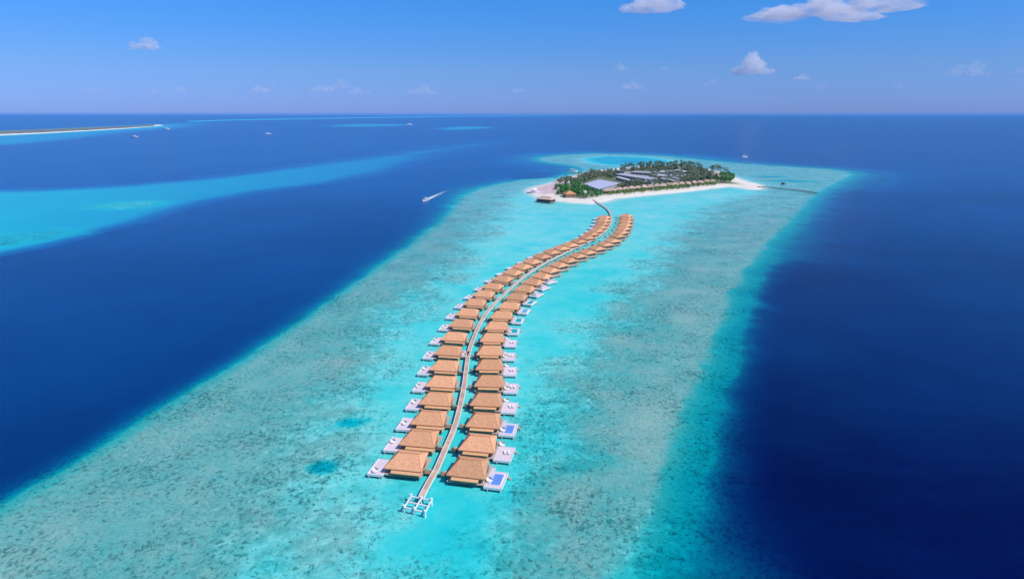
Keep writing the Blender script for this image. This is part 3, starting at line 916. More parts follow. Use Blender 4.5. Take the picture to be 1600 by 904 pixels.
path_xy = [Vector((p.x, p.y)) for p in path]
POOLS = {0: 'pool_blue', 2: 'pool_blue', 8: 'pool_teal', 9: 'pool_teal', 10: 'pool_pale', 11: 'pool_teal'}
for side, row, ends, nm in ((-1, LROW, LEND, 'left'), (1, RROW, REND, 'right')):
    mids, angs = row_data(row, ends)
    N = len(mids)
    for i, (m_, a_) in enumerate(zip(mids, angs)):
        pool = POOLS.get(i) if side > 0 else None
        v = get_villa(side, pool, side > 0 and i >= 15)
        a = math.radians(a_ * (0.62 + 0.38 * min(1, max(0, (i - 9) / 5))))
        fwd = Vector((-math.sin(a), math.cos(a), 0))
        org = Vector((m_.x, m_.y, 0)) + fwd * D2
        v.location = org
        v.rotation_euler = (0, 0, a)
        ex = {'pool_blue': ' with blue pool', 'pool_teal': ' with deep teal pool', 'pool_pale': ' with pale teal pool'}.get(pool, ' with pale terrace' if i < 13 else '')
        tag(v, 'thatched water villa%s, %s from the near end of the %s row' % (ex, ORD[i], nm), 'villa', 'thatched villas over the lagoon')
        # entry bridge to the walkway
        R_ = Matrix.Rotation(a, 3, 'Z')
        door_l = Vector((-side * 5.95, 0.0, 1.15))
        dw = org + R_ @ door_l
        best = min(path_xy, key=lambda q: (q - Vector((dw.x, dw.y)) - Vector((0, -2))).length)
        tgt = R_.inverted() @ (Vector((best.x, best.y, 0)) - org)
        tgt.z = 1.3
        L_ = (tgt - door_l)
        if L_.length > 2.6:
            e_ = tgt - L_.normalized() * 1.5
            mb = MB(); mb.bar((door_l.x, door_l.y, 1.15), (e_.x, e_.y, 1.3), 0.7, 0.16)
            mb.build('entry_bridge', M['timber_pale'], v)
            mid = (door_l + e_) / 2
            mb = MB(); mb.box(mid.x - 1.0, mid.x + 1.0, mid.y - 2.2, mid.y - 0.5, .95, 1.1)
            mb.box(mid.x - 1.0, mid.x - .85, mid.y - 2.2, mid.y - 0.5, 1.1, 2.0)
            mb.build('entry_landing', M['timber_dark'] if i % 2 else M['timber'], v)
        VILLAS.append((v, side, i, org, a, pool, nm))

GO = 'terrace furniture of the water villas'
for v, side, i, org, a, pool, nm in VILLAS:
    R_ = Matrix.Rotation(a, 3, 'Z')
    def wp(x, y, z): return org + R_ @ Vector((x, y, z))
    who = 'the %s %s row villa from the near end' % (ORD[i], nm)
    if side < 0 and i < 14:
        inst('r', wp(-9.2 - .6 * (i % 3 == 1), -2.6 + 1.4 * (i % 2) - (2.6 if i == 0 else 0), 1.304), a, 'round white daybed at ' + who, 'daybed', GO)
    if side > 0:
        if i < 9 and pool is None:
            inst('l', wp(9.0, -1.8, 1.304), a + .3, 'inner white sun lounger at ' + who, 'sun lounger', GO)
            inst('l', wp(10.2, -1.6, 1.304), a + .1, 'outer white sun lounger at ' + who, 'sun lounger', GO)
        if i < 9:
            inst('r', wp(7.0, 3.2 if i % 2 else -3.4, 1.304), a, 'round white daybed against ' + who, 'daybed', GO)
        if i in (12, 13, 14):
            inst('d', wp(8.6, -3.0, 1.304), a, 'white canopied daybed at ' + who, 'daybed', GO)

# square landing beside the walkway
p = at(725, 552, 1.6)
pl = empty('landing_platform', (p.x, p.y, 0), math.radians(-6))
tag(pl, 'square white platform beside the walkway with seats, level with the seventh left villa', 'platform')
MB().box(-2.1, 2.1, -3.2, 3.2, 1.3, 1.6).build('deck', M['deck_white'], pl)
mb = MB(); mb.box(-2.3, -2.1, -3.4, 3.4, 1.1, 1.8); mb.box(-2.1, 2.1, -3.4, -3.2, 1.1, 1.8); mb.box(-2.1, 2.1, 3.2, 3.4, 1.1, 1.8); mb.build('coping', M['white'], pl)
for x in (-1.7, 1.7):
    for y in (-2.9, 2.9):
        MB().cyl((x, y, -3), (x, y, 1.3), .17).build('stilt', M['concrete'], pl)
for k, (x, y) in enumerate(((-1, -1.6), (0.9, -1.2), (-.6, 1.6), (1.0, 1.9))):
    MB().box(x - .4, x + .4, y - .4, y + .4, 1.604, 2.05).build('seat', M['timber'] if k % 2 else M['thatch_orange'], pl)


# ------------------------------------------------------------------ island buildings
def hip_house(px, py, w_, d_, h, rh, rz, label, cat, group, roofm, wallm='cream', name='beach_villa', ridge=.25, base=GZ):
    p = at(px, py, base)
    r = empty(name, (p.x, p.y, base - .3), rz)
    MB().box(-w_ / 2 + .6, w_ / 2 - .6, -d_ / 2 + .6, d_ / 2 - .6, 0, h + .25).build('wall', M[wallm], r)
    MB().hip(-w_ / 2, w_ / 2, -d_ / 2, d_ / 2, h + .3, h + .3 + rh, w_ * ridge, .25).build('roof', M[roofm], r)
    for x in (-w_ / 4, w_ / 4):
        MB().box(x - .8, x + .8, -d_ / 2 + .5, -d_ / 2 + .62, .8, 2.4).build('window', M['glass'], r)
    MB().box(-.6, .6, -d_ / 2 + .5, -d_ / 2 + .62, .3, 2.4).build('door', M['timber_dark'], r)
    tag(r, label, cat, group)
    return r, p


HOUSES = []
for i in range(18):
    t = i / 17
    px = 948 + (1114 - 948) * t
    py = 301.3 - 15.3 * t ** 0.9 + (0.6 if i % 2 else 0)
    hip_house(px, py, 10 + random.uniform(-1, 1.5), 9, 3.0, 3.4, math.radians(-12 + random.uniform(-12, 12)),
              'pinkish brown roofed beach villa, %s from the left along the lagoon beach' % ORD[i], 'beach villa', 'beach villas behind the lagoon beach', 'thatch_far')
    HOUSES.append(at(px, py)[:2])
for i in range(9):
    px = 1106 + 4.6 * i * 0.9; py = 275.5 + 0.75 * i
    hip_house(px, py, 9, 8, 2.8, 2.6, math.radians(-20), 'beach villa on the far right shore, %s from its left end' % ORD[i], 'beach villa', 'beach villas on the far shore', 'thatch_far')
    HOUSES.append(at(px, py)[:2])


def shed(c0, c1, c2, h, rise, roofm, label, cat='building', name='service_building', wallm='concrete'):
    """c0,c1: the two ends of one long eave; c2: the opposite corner beside c0 (photo pixels)"""
    a = at(c0[0], c0[1], GZ + h); b = at(c1[0], c1[1], GZ + h); c = at(c2[0], c2[1], GZ + h)
    ex = (b - a); L_ = ex.length; ex.normalize()
    ey = Vector((-ex.y, ex.x, 0))
    W_ = (c - a).dot(ey)
    sgn = 1 if W_ > 0 else -1
    W_ = max(6.0, abs(W_))
    org = Vector((a.x, a.y, 0)) + ex * L_ / 2 + ey * sgn * W_ / 2
    r = empty(name, (org.x, org.y, GZ - .3), math.atan2(ex.y, ex.x))
    x = L_ / 2; y = W_ / 2; hh = h + .3
    MB().box(-x + .5, x - .5, -y + .5, y - .5, 0, hh - .1).build('wall', M[wallm], r)
    MB().add([(-x, -y, hh), (x, -y, hh), (x, y, hh), (-x, y, hh), (-x, 0, hh + rise), (x, 0, hh + rise), (-x, -y, hh - .25), (x, -y, hh - .25), (x, y, hh - .25), (-x, y, hh - .25)],
             [(0, 1, 5, 4), (2, 3, 4, 5), (0, 6, 7, 1), (1, 7, 8, 2, 5), (2, 8, 9, 3), (3, 9, 6, 0, 4), (6, 9, 8, 7)]).build('roof', M[roofm], r)
    n_ = max(2, min(8, int(L_ / 7)))
    for k in range(n_):
        cx = -x + L_ * (k + .5) / n_
        for sy in (-1, 1):
            MB().box(cx - .9, cx + .9, min(sy * (y - .5), sy * (y - .4)), max(sy * (y - .5), sy * (y - .4)), hh * .35, hh * .7).build('window', M['glass'], r)
    tag(r, label, cat, 'service buildings of the island')
    HOUSES.append((org.x, org.y))
    return r, org, L_, W_


SHEDS = []
for args in (
    ((962, 276.3), (985, 282.6), (965, 275), 4.5, .8, 'metal_white', 'long narrow bright white roofed building right of the wide lilac roof'),
    ((961, 272), (1008, 279), (972, 270), 4.5, 1.2, 'metal_grey', 'long grey pink roofed building behind the bright white roof'),
    ((986, 268.7), (1016, 270.4), (988, 267), 4.0, 1.0, 'metal_grey', 'low grey roofed building in front of the back row of palms'),
    ((988, 281), (1013, 284.5), (993, 279.5), 4.0, 1.0, 'metal_dark', 'dark roofed shed behind the beach villas near the middle'),
    ((1020, 273), (1032, 275.5), (1025, 270.6), 4.5, 1.5, 'metal_white', 'white roofed two sided building with a dark end among middle trees'),
    ((1030, 278.4), (1040, 280.6), (1032, 276.3), 4.0, 1.4, 'metal_grey', 'small blue grey roofed building in the island middle'),
    ((1042, 279.6), (1050, 282.3), (1044, 278), 3.5, 1.2, 'metal_white', 'small white roof right of the blue grey one'),
    ((1041, 266.6), (1050, 268), (1043, 265), 4.0, 1.2, 'metal_grey', 'small grey roof just before the back palms, left one'),
    ((1052, 270.6), (1062, 272), (1054, 269), 4.0, 1.2, 'metal_dark', 'dark small roof beside the tall tower in the island middle'),
    ((1064, 267.5), (1075, 269.4), (1066, 266), 4.0, 1.2, 'metal_white', 'pale small roof at the right behind the grey green trees'),
    ((1049, 277), (1056, 279.6), (1052, 275), 4.0, 1.6, 'metal_grey', 'small pale gabled roof at the edge of the grey green trees'),
    ((962, 267), (975, 268), (964, 265.4), 4.0, 1.0, 'metal_dark', 'dark reddish low roof at the left end of the back palms'),
):
    SHEDS.append(shed(*args))

# the big lilac roof : four corners, nearly flat
QC = [at(x, y, GZ + 4.5) for x, y in ((911.8, 287.2), (935.5, 295.2), (969, 286.2), (936, 280.2))]
qo = sum(QC, Vector()) / 4
LILAC = np.array([(q.x, q.y) for q in QC])
r = empty('service_building', (qo.x, qo.y, GZ - .3))
tag(r, 'largest roof on the island, wide lilac metal roof by the green trees', 'building', 'service buildings of the island')
q_ = [(q.x - qo.x, q.y - qo.y) for q in QC]
for nm_, k_, z0_, z1_, mt_ in (('wall', .96, 0, 4.2, 'concrete'), ('roof', 1.0, 4.203, 4.8, 'metal_lav')):
    v_ = [(x * k_, y * k_, z0_) for x, y in q_] + [(x * k_, y * k_, z1_) for x, y in q_]
    MB().add(v_, [(3, 2, 1, 0), (4, 5, 6, 7)] + [(i, (i + 1) % 4, 4 + (i + 1) % 4, 4 + i) for i in range(4)]).build(nm_, M[mt_], r)
for t_ in (.2, .4, .6, .8):
    a_ = Vector(q_[0] + (4.9,)).lerp(Vector(q_[3] + (4.9,)), t_); b_ = Vector(q_[1] + (4.9,)).lerp(Vector(q_[2] + (4.9,)), t_)
    MB().bar(a_, b_, .8, .25).build('roof_seam', M['metal_white'], r)

for i, (x, y, mt) in enumerate(((1003, 275, 'metal_grey'), (1014, 279.5, 'metal_grey'), (1022, 268.6, 'metal_grey'), (1033, 267.5, 'metal_white'), (1036, 271.8, 'metal_dark'),
                                (1046, 273.5, 'metal_grey'), (1057, 265.8, 'metal_white'), (1059, 274.6, 'metal_white'), (1068, 273, 'metal_grey'), (1078, 267.5, 'metal_grey'))):
    SHEDS.append(shed((x - 4, y), (x + 4, y + 1.3), (x - 2.6, y - 1.8), 4.2, 1.6, mt, 'small metal roofed house among the middle trees, %s from the left' % ORD[i], 'house', 'staff_house'))

# thatched pavilion, overwater restaurant, small white tower, round deck
hip_house(889.5, 308, 15, 13, 5.0, 4.0, .3, 'brown restaurant pavilion with peaked orange thatch roof by the green trees', 'pavilion', None, 'thatch_orange', 'timber', 'pavilion', .02)
p = at(853, 316.5, 0)
r = empty('overwater_restaurant', (p.x, p.y, 0), math.radians(-38))
tag(r, 'brown roofed restaurant on stilts at the left tip of the island', 'restaurant')
MB().hip(-12, 12, -7, 7, 5.0, 8.4, 7, .3).build('roof', M['thatch_far'], r)
MB().box(-10.5, 10.5, -5.8, 5.8, 1.9, 4.9).build('wall', M['timber_dark'], r)
MB().box(-12.5, 12.5, -7.5, 7.5, 1.5, 1.8).build('floor', M['timber_pale'], r)
for x in (-11, -4, 4, 11):
    for y in (-6.5, 6.5):
        MB().cyl((x, y, -2), (x, y, 1.5), .2).build('stilt', M['timber_dark'], r)
p = at(913.8, 309, GZ)
r = empty('water_tower', (p.x, p.y, GZ - .3))
tag(r, 'small cream tower by the beach where the walkway lands', 'tower')
MB().cyl((0, 0, 0), (0, 0, 7), 1.9, 1.6, 12).build('shaft', M['cream'], r)
MB().cyl((0, 0, 7.003), (0, 0, 9), 2.6, 2.4, 12).build('tank', M['cream'], r)
MB().cyl((0, 0, 9.003), (0, 0, 9.9), 2.5, .3, 12).build('cap', M['white'], r)
p = at(835, 299.5, GZ)
r = empty('beach_bar', (p.x, p.y, 0.4))
tag(r, 'round white roofed beach bar on the leftmost sand spit', 'beach bar')
MB().cyl((0, 0, .6), (0, 0, 1.2), 11, 11, 24).build('terrace', M['deck_white'], r)
MB().cyl((0, 0, 1.203), (0, 0, 3.6), 3.8, 3.8, 14).build('wall', M['white'], r)
MB().cyl((0, 0, 3.603), (0, 0, 6.4), 5.6, .3, 14).build('roof', M['fabric'], r)
p = at(1061.5, 268.5, GZ)
r = empty('radio_mast', (p.x, p.y, GZ - .3))
tag(r, 'pale square tower standing above the roofs in the island middle', 'tower')
MB().box(-1.6, 1.6, -1.6, 1.6, 0, 9).build('shaft', M['concrete'], r)
MB().box(-2, 2, -2, 2, 9.003, 9.5).build('cap', M['white'], r)

# jetties of the island
jetty('jetty', resample(catmull([at(1183, 291.5, 1.6), at(1200, 292, 1.6), at(1222, 294.3, 1.6), at(1250, 297.2, 1.6), at(1281, 301.8, 1.6)], 5), 5), 1.5,
      'thin dark jetty reaching from the right sand spit to the outer reef edge', 'jetty', z=1.6, deck_mat='timber_dark', rail=False, rail_mat='timber_dark', pile_step=9)
jetty('jetty', resample(catmull([at(921, 270.5, 1.6), at(905, 270.2, 1.6), at(893, 269.6, 1.6)], 5), 5), 2.2,
      'short dark harbour jetty on the left behind the green trees', 'jetty', z=1.6, deck_mat='timber_dark', rail=False, rail_mat='timber_dark', pile_step=12)
jetty('jetty', resample(catmull([at(866, 283.5, 1.6), at(884, 276.8, 1.6), at(898, 275.5, 1.6)], 5), 5), 1.3,
      'pale narrow boardwalk along the left beach of the island', 'boardwalk', z=1.6, deck_mat='plank', rail=False, pile_step=14)
p = at(1223.5, 289.5, 0)
r = empty('diving_hut', (p.x, p.y, 0), .4)
tag(r, 'tiny dark hut on stilts just behind the thin right jetty', 'hut')
MB().hip(-2, 2, -3.5, 3.5, 3.6, 4.8, .4, .2).build('roof', M['timber_dark'], r)
MB().box(-1.6, 1.6, -3, 3, 1.6, 3.5).build('wall', M['timber'], r)
for x in (-1.5, 1.5):
    for y in (-2.8, 2.8): MB().cyl((x, y, -2), (x, y, 1.6), .2).build('stilt', M['timber_dark'], r)


# ------------------------------------------------------------------ vegetation
def palm_meshes(seed):
    rd = random.Random(seed)
    t = MB()
    h = 9.5; lean = rd.uniform(-1.2, 1.2); lean2 = rd.uniform(-1, 1)
    pts = [Vector((lean * (k / 5) ** 2, lean2 * (k / 5) ** 2, h * k / 5)) for k in range(6)]
    for k in range(5):
        t.cyl(pts[k], pts[k + 1], .26 - .025 * k, .26 - .025 * (k + 1), 6)
    top = pts[-1]
    c = MB()
    for k in range(17):
        a = 2 * math.pi * k / 17 + rd.uniform(-.15, .15)
        L_ = rd.uniform(3.2, 4.2); el = rd.uniform(-.1, .9)
        d = Vector((math.cos(a), math.sin(a), 0)); n_ = Vector((-d.y, d.x, 0))
        prev = None
        for j in range(6):
            s_ = j / 5
            p_ = top + d * (L_ * s_ * math.cos(el * (1 - .4 * s_))) + Vector((0, 0, L_ * s_ * math.sin(el) - 2.6 * s_ * s_))
            wd = .55 * math.sin(math.pi * min(1, .15 + s_ * .85)) + .04
            cur = (p_ - n_ * wd + Vector((0, 0, -.35 * wd)), p_, p_ + n_ * wd + Vector((0, 0, -.35 * wd)))
            if prev:
                c.add([prev[0], prev[1], cur[1], cur[0]], [(0, 1, 2, 3)]); c.add([prev[1], prev[2], cur[2], cur[1]], [(0, 1, 2, 3)])
            prev = cur
    return t.mesh('trunk', M['bark']), c


def broad_meshes(seed, n_leaf=260, flat=1.0):
    rd = random.Random(seed)
    t = MB()
    t.cyl((0, 0, 0), (0, 0, 2.6), .3, .2, 6)
    lobes = []
    for k in range(6):
        a = k * 1.05 + rd.uniform(-.3, .3); rr_ = rd.uniform(.8, 2.0)
        q = Vector((rr_ * math.cos(a), rr_ * math.sin(a), rd.uniform(3.2, 5.2) * flat))
        t.cyl((0, 0, 2.2), q, .14, .06, 5)
        lobes.append((q, rd.uniform(1.3, 2.0)))
    lobes.append((Vector((0, 0, 5.3 * flat)), 1.9))
    c = MB()
    for k in range(n_leaf):
        q, r_ = rd.choice(lobes)
        v = Vector((rd.gauss(0, 1), rd.gauss(0, 1), rd.gauss(0, 1))).normalized()
        p_ = q + v * r_ * rd.uniform(.65, 1.08)
        s_ = rd.uniform(.30, .62)
        nrm = (v + Vector((rd.uniform(-.5, .5), rd.uniform(-.5, .5), rd.uniform(-.1, .7)))).normalized()
        u = nrm.orthogonal().normalized(); w_ = nrm.cross(u)
        c.add([p_ + u * s_, p_ + w_ * s_ * .8, p_ - u * s_, p_ - w_ * s_ * .8], [(0, 1, 2, 3)])
    return t.mesh('trunk', M['bark']), c


PALMS = []
for k in range(3):
    tm, c = palm_meshes(10 + k)
    PALMS.append((tm, c.mesh('crown', M['leaf_dark'])))
BROAD = {}
for nm_ in ('leaf_grey', 'leaf_green', 'leaf_olive'):
    BROAD[nm_] = []
    for k in range(3):
        tm, c = broad_meshes(30 + k)
        BROAD[nm_].append((tm, c.mesh('crown', M[nm_])))


def plant(name, meshes, loc, sc, label, cat, group):
    r = empty(name, loc, random.uniform(0, 6.28))
    r.scale = sc
    for nm_, me_ in (('trunk', meshes[0]), ('crown', meshes[1])):
        o = bpy.data.objects.new(nm_, me_); COL.objects.link(o); o.parent = r
    tag(r, label, cat, group)
    return r


boxes = [(org.x, org.y, L_, W_, sr.rotation_euler[2]) for sr, org, L_, W_ in SHEDS]


def blocked(p, rad_=1.5):
    if seg_dist(np.array([[p.x, p.y]]), LILAC)[0][0] > -2.5: return True
    for (x, y, L_, W_, rz) in boxes:
        dx = p.x - x; dy = p.y - y
        u = dx * math.cos(rz) + dy * math.sin(rz); v = -dx * math.sin(rz) + dy * math.cos(rz)
        if abs(u) < L_ / 2 + rad_ and abs(v) < W_ / 2 + rad_: return True
    return False


isl = poly(ISLAND)


WOOD = MB()
WOOD_T = MB()


def scatter(pts_px, n, kind, label, group, smin=.8, smax=1.2, name=None, hous=4.5, mind=2.5, stuff=False):
    pw = poly(pts_px)
    lo = pw.min(0); hi = pw.max(0)
    done = []; tries = 0
    cand = rng.uniform(lo, hi, (n * 60, 2))
    s, _, _ = seg_dist(cand, pw); s2, _, _ = seg_dist(cand, isl)
    cand = cand[(s > 0) & (s2 > 6)]
    for q in cand:
        if len(done) >= n: break
        p = Vector((q[0], q[1], GZ - .05))
        if blocked(p): continue
        if any((p.x - h[0]) ** 2 + (p.y - h[1]) ** 2 < hous ** 2 for h in HOUSES): continue
        if any((p.x - d.x) ** 2 + (p.y - d.y) ** 2 < mind ** 2 for d in done): continue
        done.append(p)
        k = random.uniform(smin, smax)
        sc = (k, k, k * random.uniform(.85, 1.15))
        if stuff:
            a_ = random.uniform(0, 6.28); ca, sa = math.cos(a_) * k, math.sin(a_) * k
            tm, cm = random.choice(BROAD['leaf_grey'])
            for src, dst in ((tm, WOOD_T), (cm, WOOD)):
                dst.add([(p.x + v.co.x * ca - v.co.y * sa, p.y + v.co.x * sa + v.co.y * ca, p.z + v.co.z * k) for v in src.vertices], [tuple(f.vertices) for f in src.polygons])
            continue
        if kind == 'palm':
            plant('palm_tree', random.choice(PALMS), p, sc, label, 'palm tree', group)
        else:
            plant(name or 'broadleaf_tree', random.choice(BROAD[kind]), p, sc, label, 'shrub' if name == 'shrub' else 'tree', group)


scatter([(955, 270), (975, 265.5), (1000, 262.5), (1030, 260.5), (1065, 260.5), (1098, 264.5), (1104, 268.5), (1070, 267), (1030, 266), (1000, 266.5), (975, 269)], 130, 'palm',
        'dark coconut palm in the row along the far shore of the island', 'palms along the far shore', .9, 1.35)
scatter([(950, 271), (975, 266.5), (1000, 264), (1030, 261.5), (1065, 261.5), (1095, 265.5), (1104, 270), (1070, 268), (1030, 267), (1000, 268), (975, 270)], 110, 'leaf_grey', '', '', .8, 1.2, stuff=True)
scatter([(1056, 284), (1068, 276), (1085, 270), (1104, 269.5), (1116, 275), (1120, 281), (1092, 285.5), (1075, 286)], 60, 'leaf_grey', 'grey green tree in the dense grove at the right of the island', 'right grove trees', .95, 1.4)
scatter([(1056, 284), (1068, 276), (1085, 270), (1104, 269.5), (1116, 275), (1120, 281), (1092, 285.5), (1075, 286)], 80, 'leaf_grey', '', '', .85, 1.25, stuff=True)
scatter([(903, 284), (912, 278), (930, 274), (960, 273), (960, 279.5), (934, 278.5), (912, 286)], 55, 'leaf_grey', 'grey green tree in the grove behind the lilac roof', 'trees behind the lilac roof', .85, 1.2)
scatter([(868, 287), (888, 281), (905, 281), (910, 288), (893, 291), (880, 291)], 30, 'leaf_grey', 'grey green tree in the grove left of the lilac roof', 'trees left of the lilac roof', .8, 1.15)
scatter([(858, 305), (870, 296), (892, 290), (912, 291), (930, 298), (948, 305), (945, 309), (928, 312), (885, 309)], 75, 'leaf_green', 'bright green tree in the grove behind the left beach', 'bright green left grove', .85, 1.3)
scatter([(1116, 286), (1124, 276), (1136, 271.5), (1146, 275), (1150, 279), (1143, 285), (1130, 289.5)], 42, 'leaf_green', 'bright green tree at the right end of the island', 'bright green right end trees', .85, 1.25)
scatter([(942, 305.5), (950, 302), (1000, 296.5), (1050, 291.7), (1118, 286), (1120, 290.5), (1080, 295.3), (1040, 299.3), (1000, 303), (955, 307.5)], 230, 'leaf_olive',
        'low olive shrub in the hedge between beach villas and the lagoon beach', 'beach hedge shrubs', .5, .72, 'shrub', 2.5, 2.3)
scatter([(1012, 285), (1016, 276), (1016, 268), (1060, 266), (1085, 270), (1064, 278), (1055, 285)], 110, 'leaf_grey', '', '', .75, 1.15, stuff=True)
scatter([(893, 288), (905, 278), (925, 271), (958, 270), (966, 273), (958, 280), (934, 280), (912, 287)], 90, 'leaf_grey', '', '', .8, 1.2, stuff=True)
scatter([(985, 292), (1000, 284), (1060, 281), (1112, 281), (1110, 284), (1050, 289), (1000, 294)], 50, 'leaf_grey', '', '', .7, 1.0, stuff=True)
scatter([(1012, 285), (1016, 276), (1016, 268), (1060, 266), (1085, 270), (1064, 278), (1055, 285)], 40, 'palm', 'coconut palm between the small roofs of the island middle', 'palms between the small roofs', .75, 1.1)
scatter([(1106, 271), (1116, 266), (1130, 269), (1141, 272), (1140, 275), (1120, 273)], 22, 'palm', 'coconut palm on the far right shore', 'palms on the far right shore', .9, 1.25)
scatter([(963, 296), (975, 289), (990, 285), (1014, 286), (1018, 291), (975, 297)], 35, 'leaf_grey', 'grey green tree between the lilac roof and the beach villas', 'trees behind the beach villas', .8, 1.15)
scatter([(848, 289), (870, 283), (890, 277), (905, 273), (940, 268), (950, 268), (935, 272), (905, 279), (870, 287)], 14, 'palm', 'coconut palm standing on the open sand of the left beach', 'palms on the left beach', .6, .8, mind=9)

WOOD.m = [0] * len(WOOD.f); n0 = len(WOOD.v)
WOOD.v += WOOD_T.v; WOOD.f += [tuple(i + n0 for i in f) for f in WOOD_T.f]; WOOD.m += [1] * len(WOOD_T.f)
wo_ = WOOD.build('woodland', [M['leaf_grey'], M['bark']])
tag(wo_, 'grey green woodland filling the back and middle of the island', 'woodland', kind='stuff')

# ------------------------------------------------------------------ far island on the left
FAR = [(-160, 218), (-60, 214.5), (0, 211.8), (60, 209), (140, 204.5), (200, 200.8), (256, 196.2), (250, 194.9), (200, 197.2), (120, 200.5), (50, 203.4), (0, 205.2), (-160, 211)]
fw = poly(FAR)
fc = fw.mean(0)
vs_ = [(x, y, 0.4) for x, y in fw] + [(x, y, -2) for x, y in fw]
n_ = len(fw)
mb = MB().add(vs_, [tuple(range(n_)), tuple(range(2 * n_ - 1, n_ - 1, -1))] + [(i, (i + 1) % n_, n_ + (i + 1) % n_, n_ + i) for i in range(n_)])
o = mb.build('sandbank', mat('far_sand', (0.80, 0.77, 0.72), 0.9, 0.1, 0.05, 0.01)); o['kind'] = 'structure'
# wood on the far island
mb = MB()
wp_ = poly([(-150, 215), (-40, 211), (0, 209.6), (60, 207.2), (140, 203.2), (200, 199.6), (240, 197), (238, 195.6), (200, 197.8), (120, 201), (50, 204), (0, 205.8), (-150, 211.6)])
lo = wp_.min(0); hi = wp_.max(0)
cand = rng.uniform(lo, hi, (30000, 2)); s, _, _ = seg_dist(cand, wp_); cand = cand[s > 3][:3200]
for q in cand:
    r_ = random.uniform(9, 20); h_ = random.uniform(3, 9)
    k_ = 6
    ring = [(q[0] + r_ * math.cos(a_ * math.pi / 3) * random.uniform(.7, 1.2), q[1] + r_ * math.sin(a_ * math.pi / 3) * random.uniform(.7, 1.2), .35 + h_ * .5) for a_ in range(6)]
    rb = [(q[0] + (x - q[0]) * .6, q[1] + (y - q[1]) * .6, .3) for x, y, z in ring]
    mb.add(ring + rb + [(q[0], q[1], .35 + h_)], [(k, (k + 1) % 6, 12) for k in range(6)] + [(6 + k, 6 + (k + 1) % 6, (k + 1) % 6, k) for k in range(6)])
o = mb.build('distant_wood', mat('far_leaf', (0.16, 0.20, 0.19), 0.8, 0.2, 0.3, 0.01)); o['kind'] = 'stuff'
tag(o, 'low dark wood covering the flat island far out on the left', 'wood')


# ------------------------------------------------------------------ boats
def boat(px, py, L_, rz, label, group=None, cabin=True):
    p = at(px, py, 0)
    r = empty('motor_boat', (p.x, p.y, 0), rz)
    sec = [(-.5, .34, .10), (-.2, .40, .05), (.15, .36, .03), (.38, .2, .05), (.5, .02, .12)]
    v = []; f = []
    for (x, hw, zb) in sec:
        v += [(x * L_, -hw * L_ * .42, .16 * L_), (x * L_, -hw * L_ * .3, .0), (x * L_, 0, -.04 * L_), (x * L_, hw * L_ * .3, .0), (x * L_, hw * L_ * .42, .16 * L_)]
    for i in range(len(sec) - 1):
        for k in range(4):
            f.append((i * 5 + k, i * 5 + k + 1, i * 5 + 5 + k + 1, i * 5 + 5 + k))
    f.append((0, 1, 2, 3, 4))
    hull = MB().add(v, f).build('hull', M['white'], r)
    v = []
    for (x, hw, zb) in sec: v += [(x * L_, -hw * L_ * .40, .145 * L_), (x * L_, hw * L_ * .40, .145 * L_)]
    MB().add(v, [(2 * i, 2 * i + 1, 2 * i + 3, 2 * i + 2) for i in range(4)]).build('deck', M['timber_pale'], r)
    if cabin:
        MB().box(-.28 * L_, .12 * L_, -.11 * L_, .11 * L_, .147 * L_, .27 * L_).build('cabin', M['white'], r)
        if L_ < 25: MB().box(-.26 * L_, .125 * L_, -.114 * L_, .114 * L_, .19 * L_, .235 * L_).build('window', M['glass'], r)
        MB().box(-.36 * L_, .14 * L_, -.13 * L_, .13 * L_, .273 * L_, .29 * L_).build('canopy', M['fabric'], r)
    tag(r, label, 'boat', group)
    return r, p


GB = 'boats out on the water'
boat(664.5, 313.6, 13, math.atan2(-1, -.45), 'white speedboat heading left ahead of a long foam wake in the deep channel', GB)
boat(1163, 246, 20, .4, 'white boat alone on the blue sea beyond the reef behind the island', GB)
boat(640, 195, 55, .2, 'tiny white ship far out just right of the left turquoise patch', GB)
boat(419, 209.5, 30, .3, 'faint small boat far out on the left, below the surf line', GB)
boat(210.5, 214.5, 34, 0, 'tiny white boat in front of the far left island', GB)
boat(260, 202.3, 50, 0, 'tiny white ship off the right tip of the far left island', GB)
boat(895.5, 268.2, 18, .1, 'white boat moored at the short dark harbour jetty', GB)
boat(866, 269.5, 12, 2.4, 'small dinghy left of the harbour jetty', GB, False) if False else None

# wake
def foam_material():
    m, n, b = new_mat('foam')
    L = n.links.new
    b.inputs['Base Color'].default_value = (0.75, 0.82, 0.85, 1); b.inputs['Roughness'].default_value = .9
    a = node(n, 'ShaderNodeAttribute', attribute_name='dense')
    geo = node(n, 'ShaderNodeNewGeometry')
    ns = node(n, 'ShaderNodeTexNoise'); ns.inputs['Scale'].default_value = .35; ns.inputs['Detail'].default_value = 5
    L(geo.outputs['Position'], ns.inputs['Vector'])
    mm = node(n, 'ShaderNodeMath', operation='ADD'); L(ns.outputs['Fac'], mm.inputs[0]); L(a.outputs['Fac'], mm.inputs[1])
    mr = node(n, 'ShaderNodeMapRange'); mr.inputs[1].default_value = .55; mr.inputs[2].default_value = 1.25; L(mm.outputs[0], mr.inputs[0])
    L(mr.outputs[0], b.inputs['Alpha'])
    return m


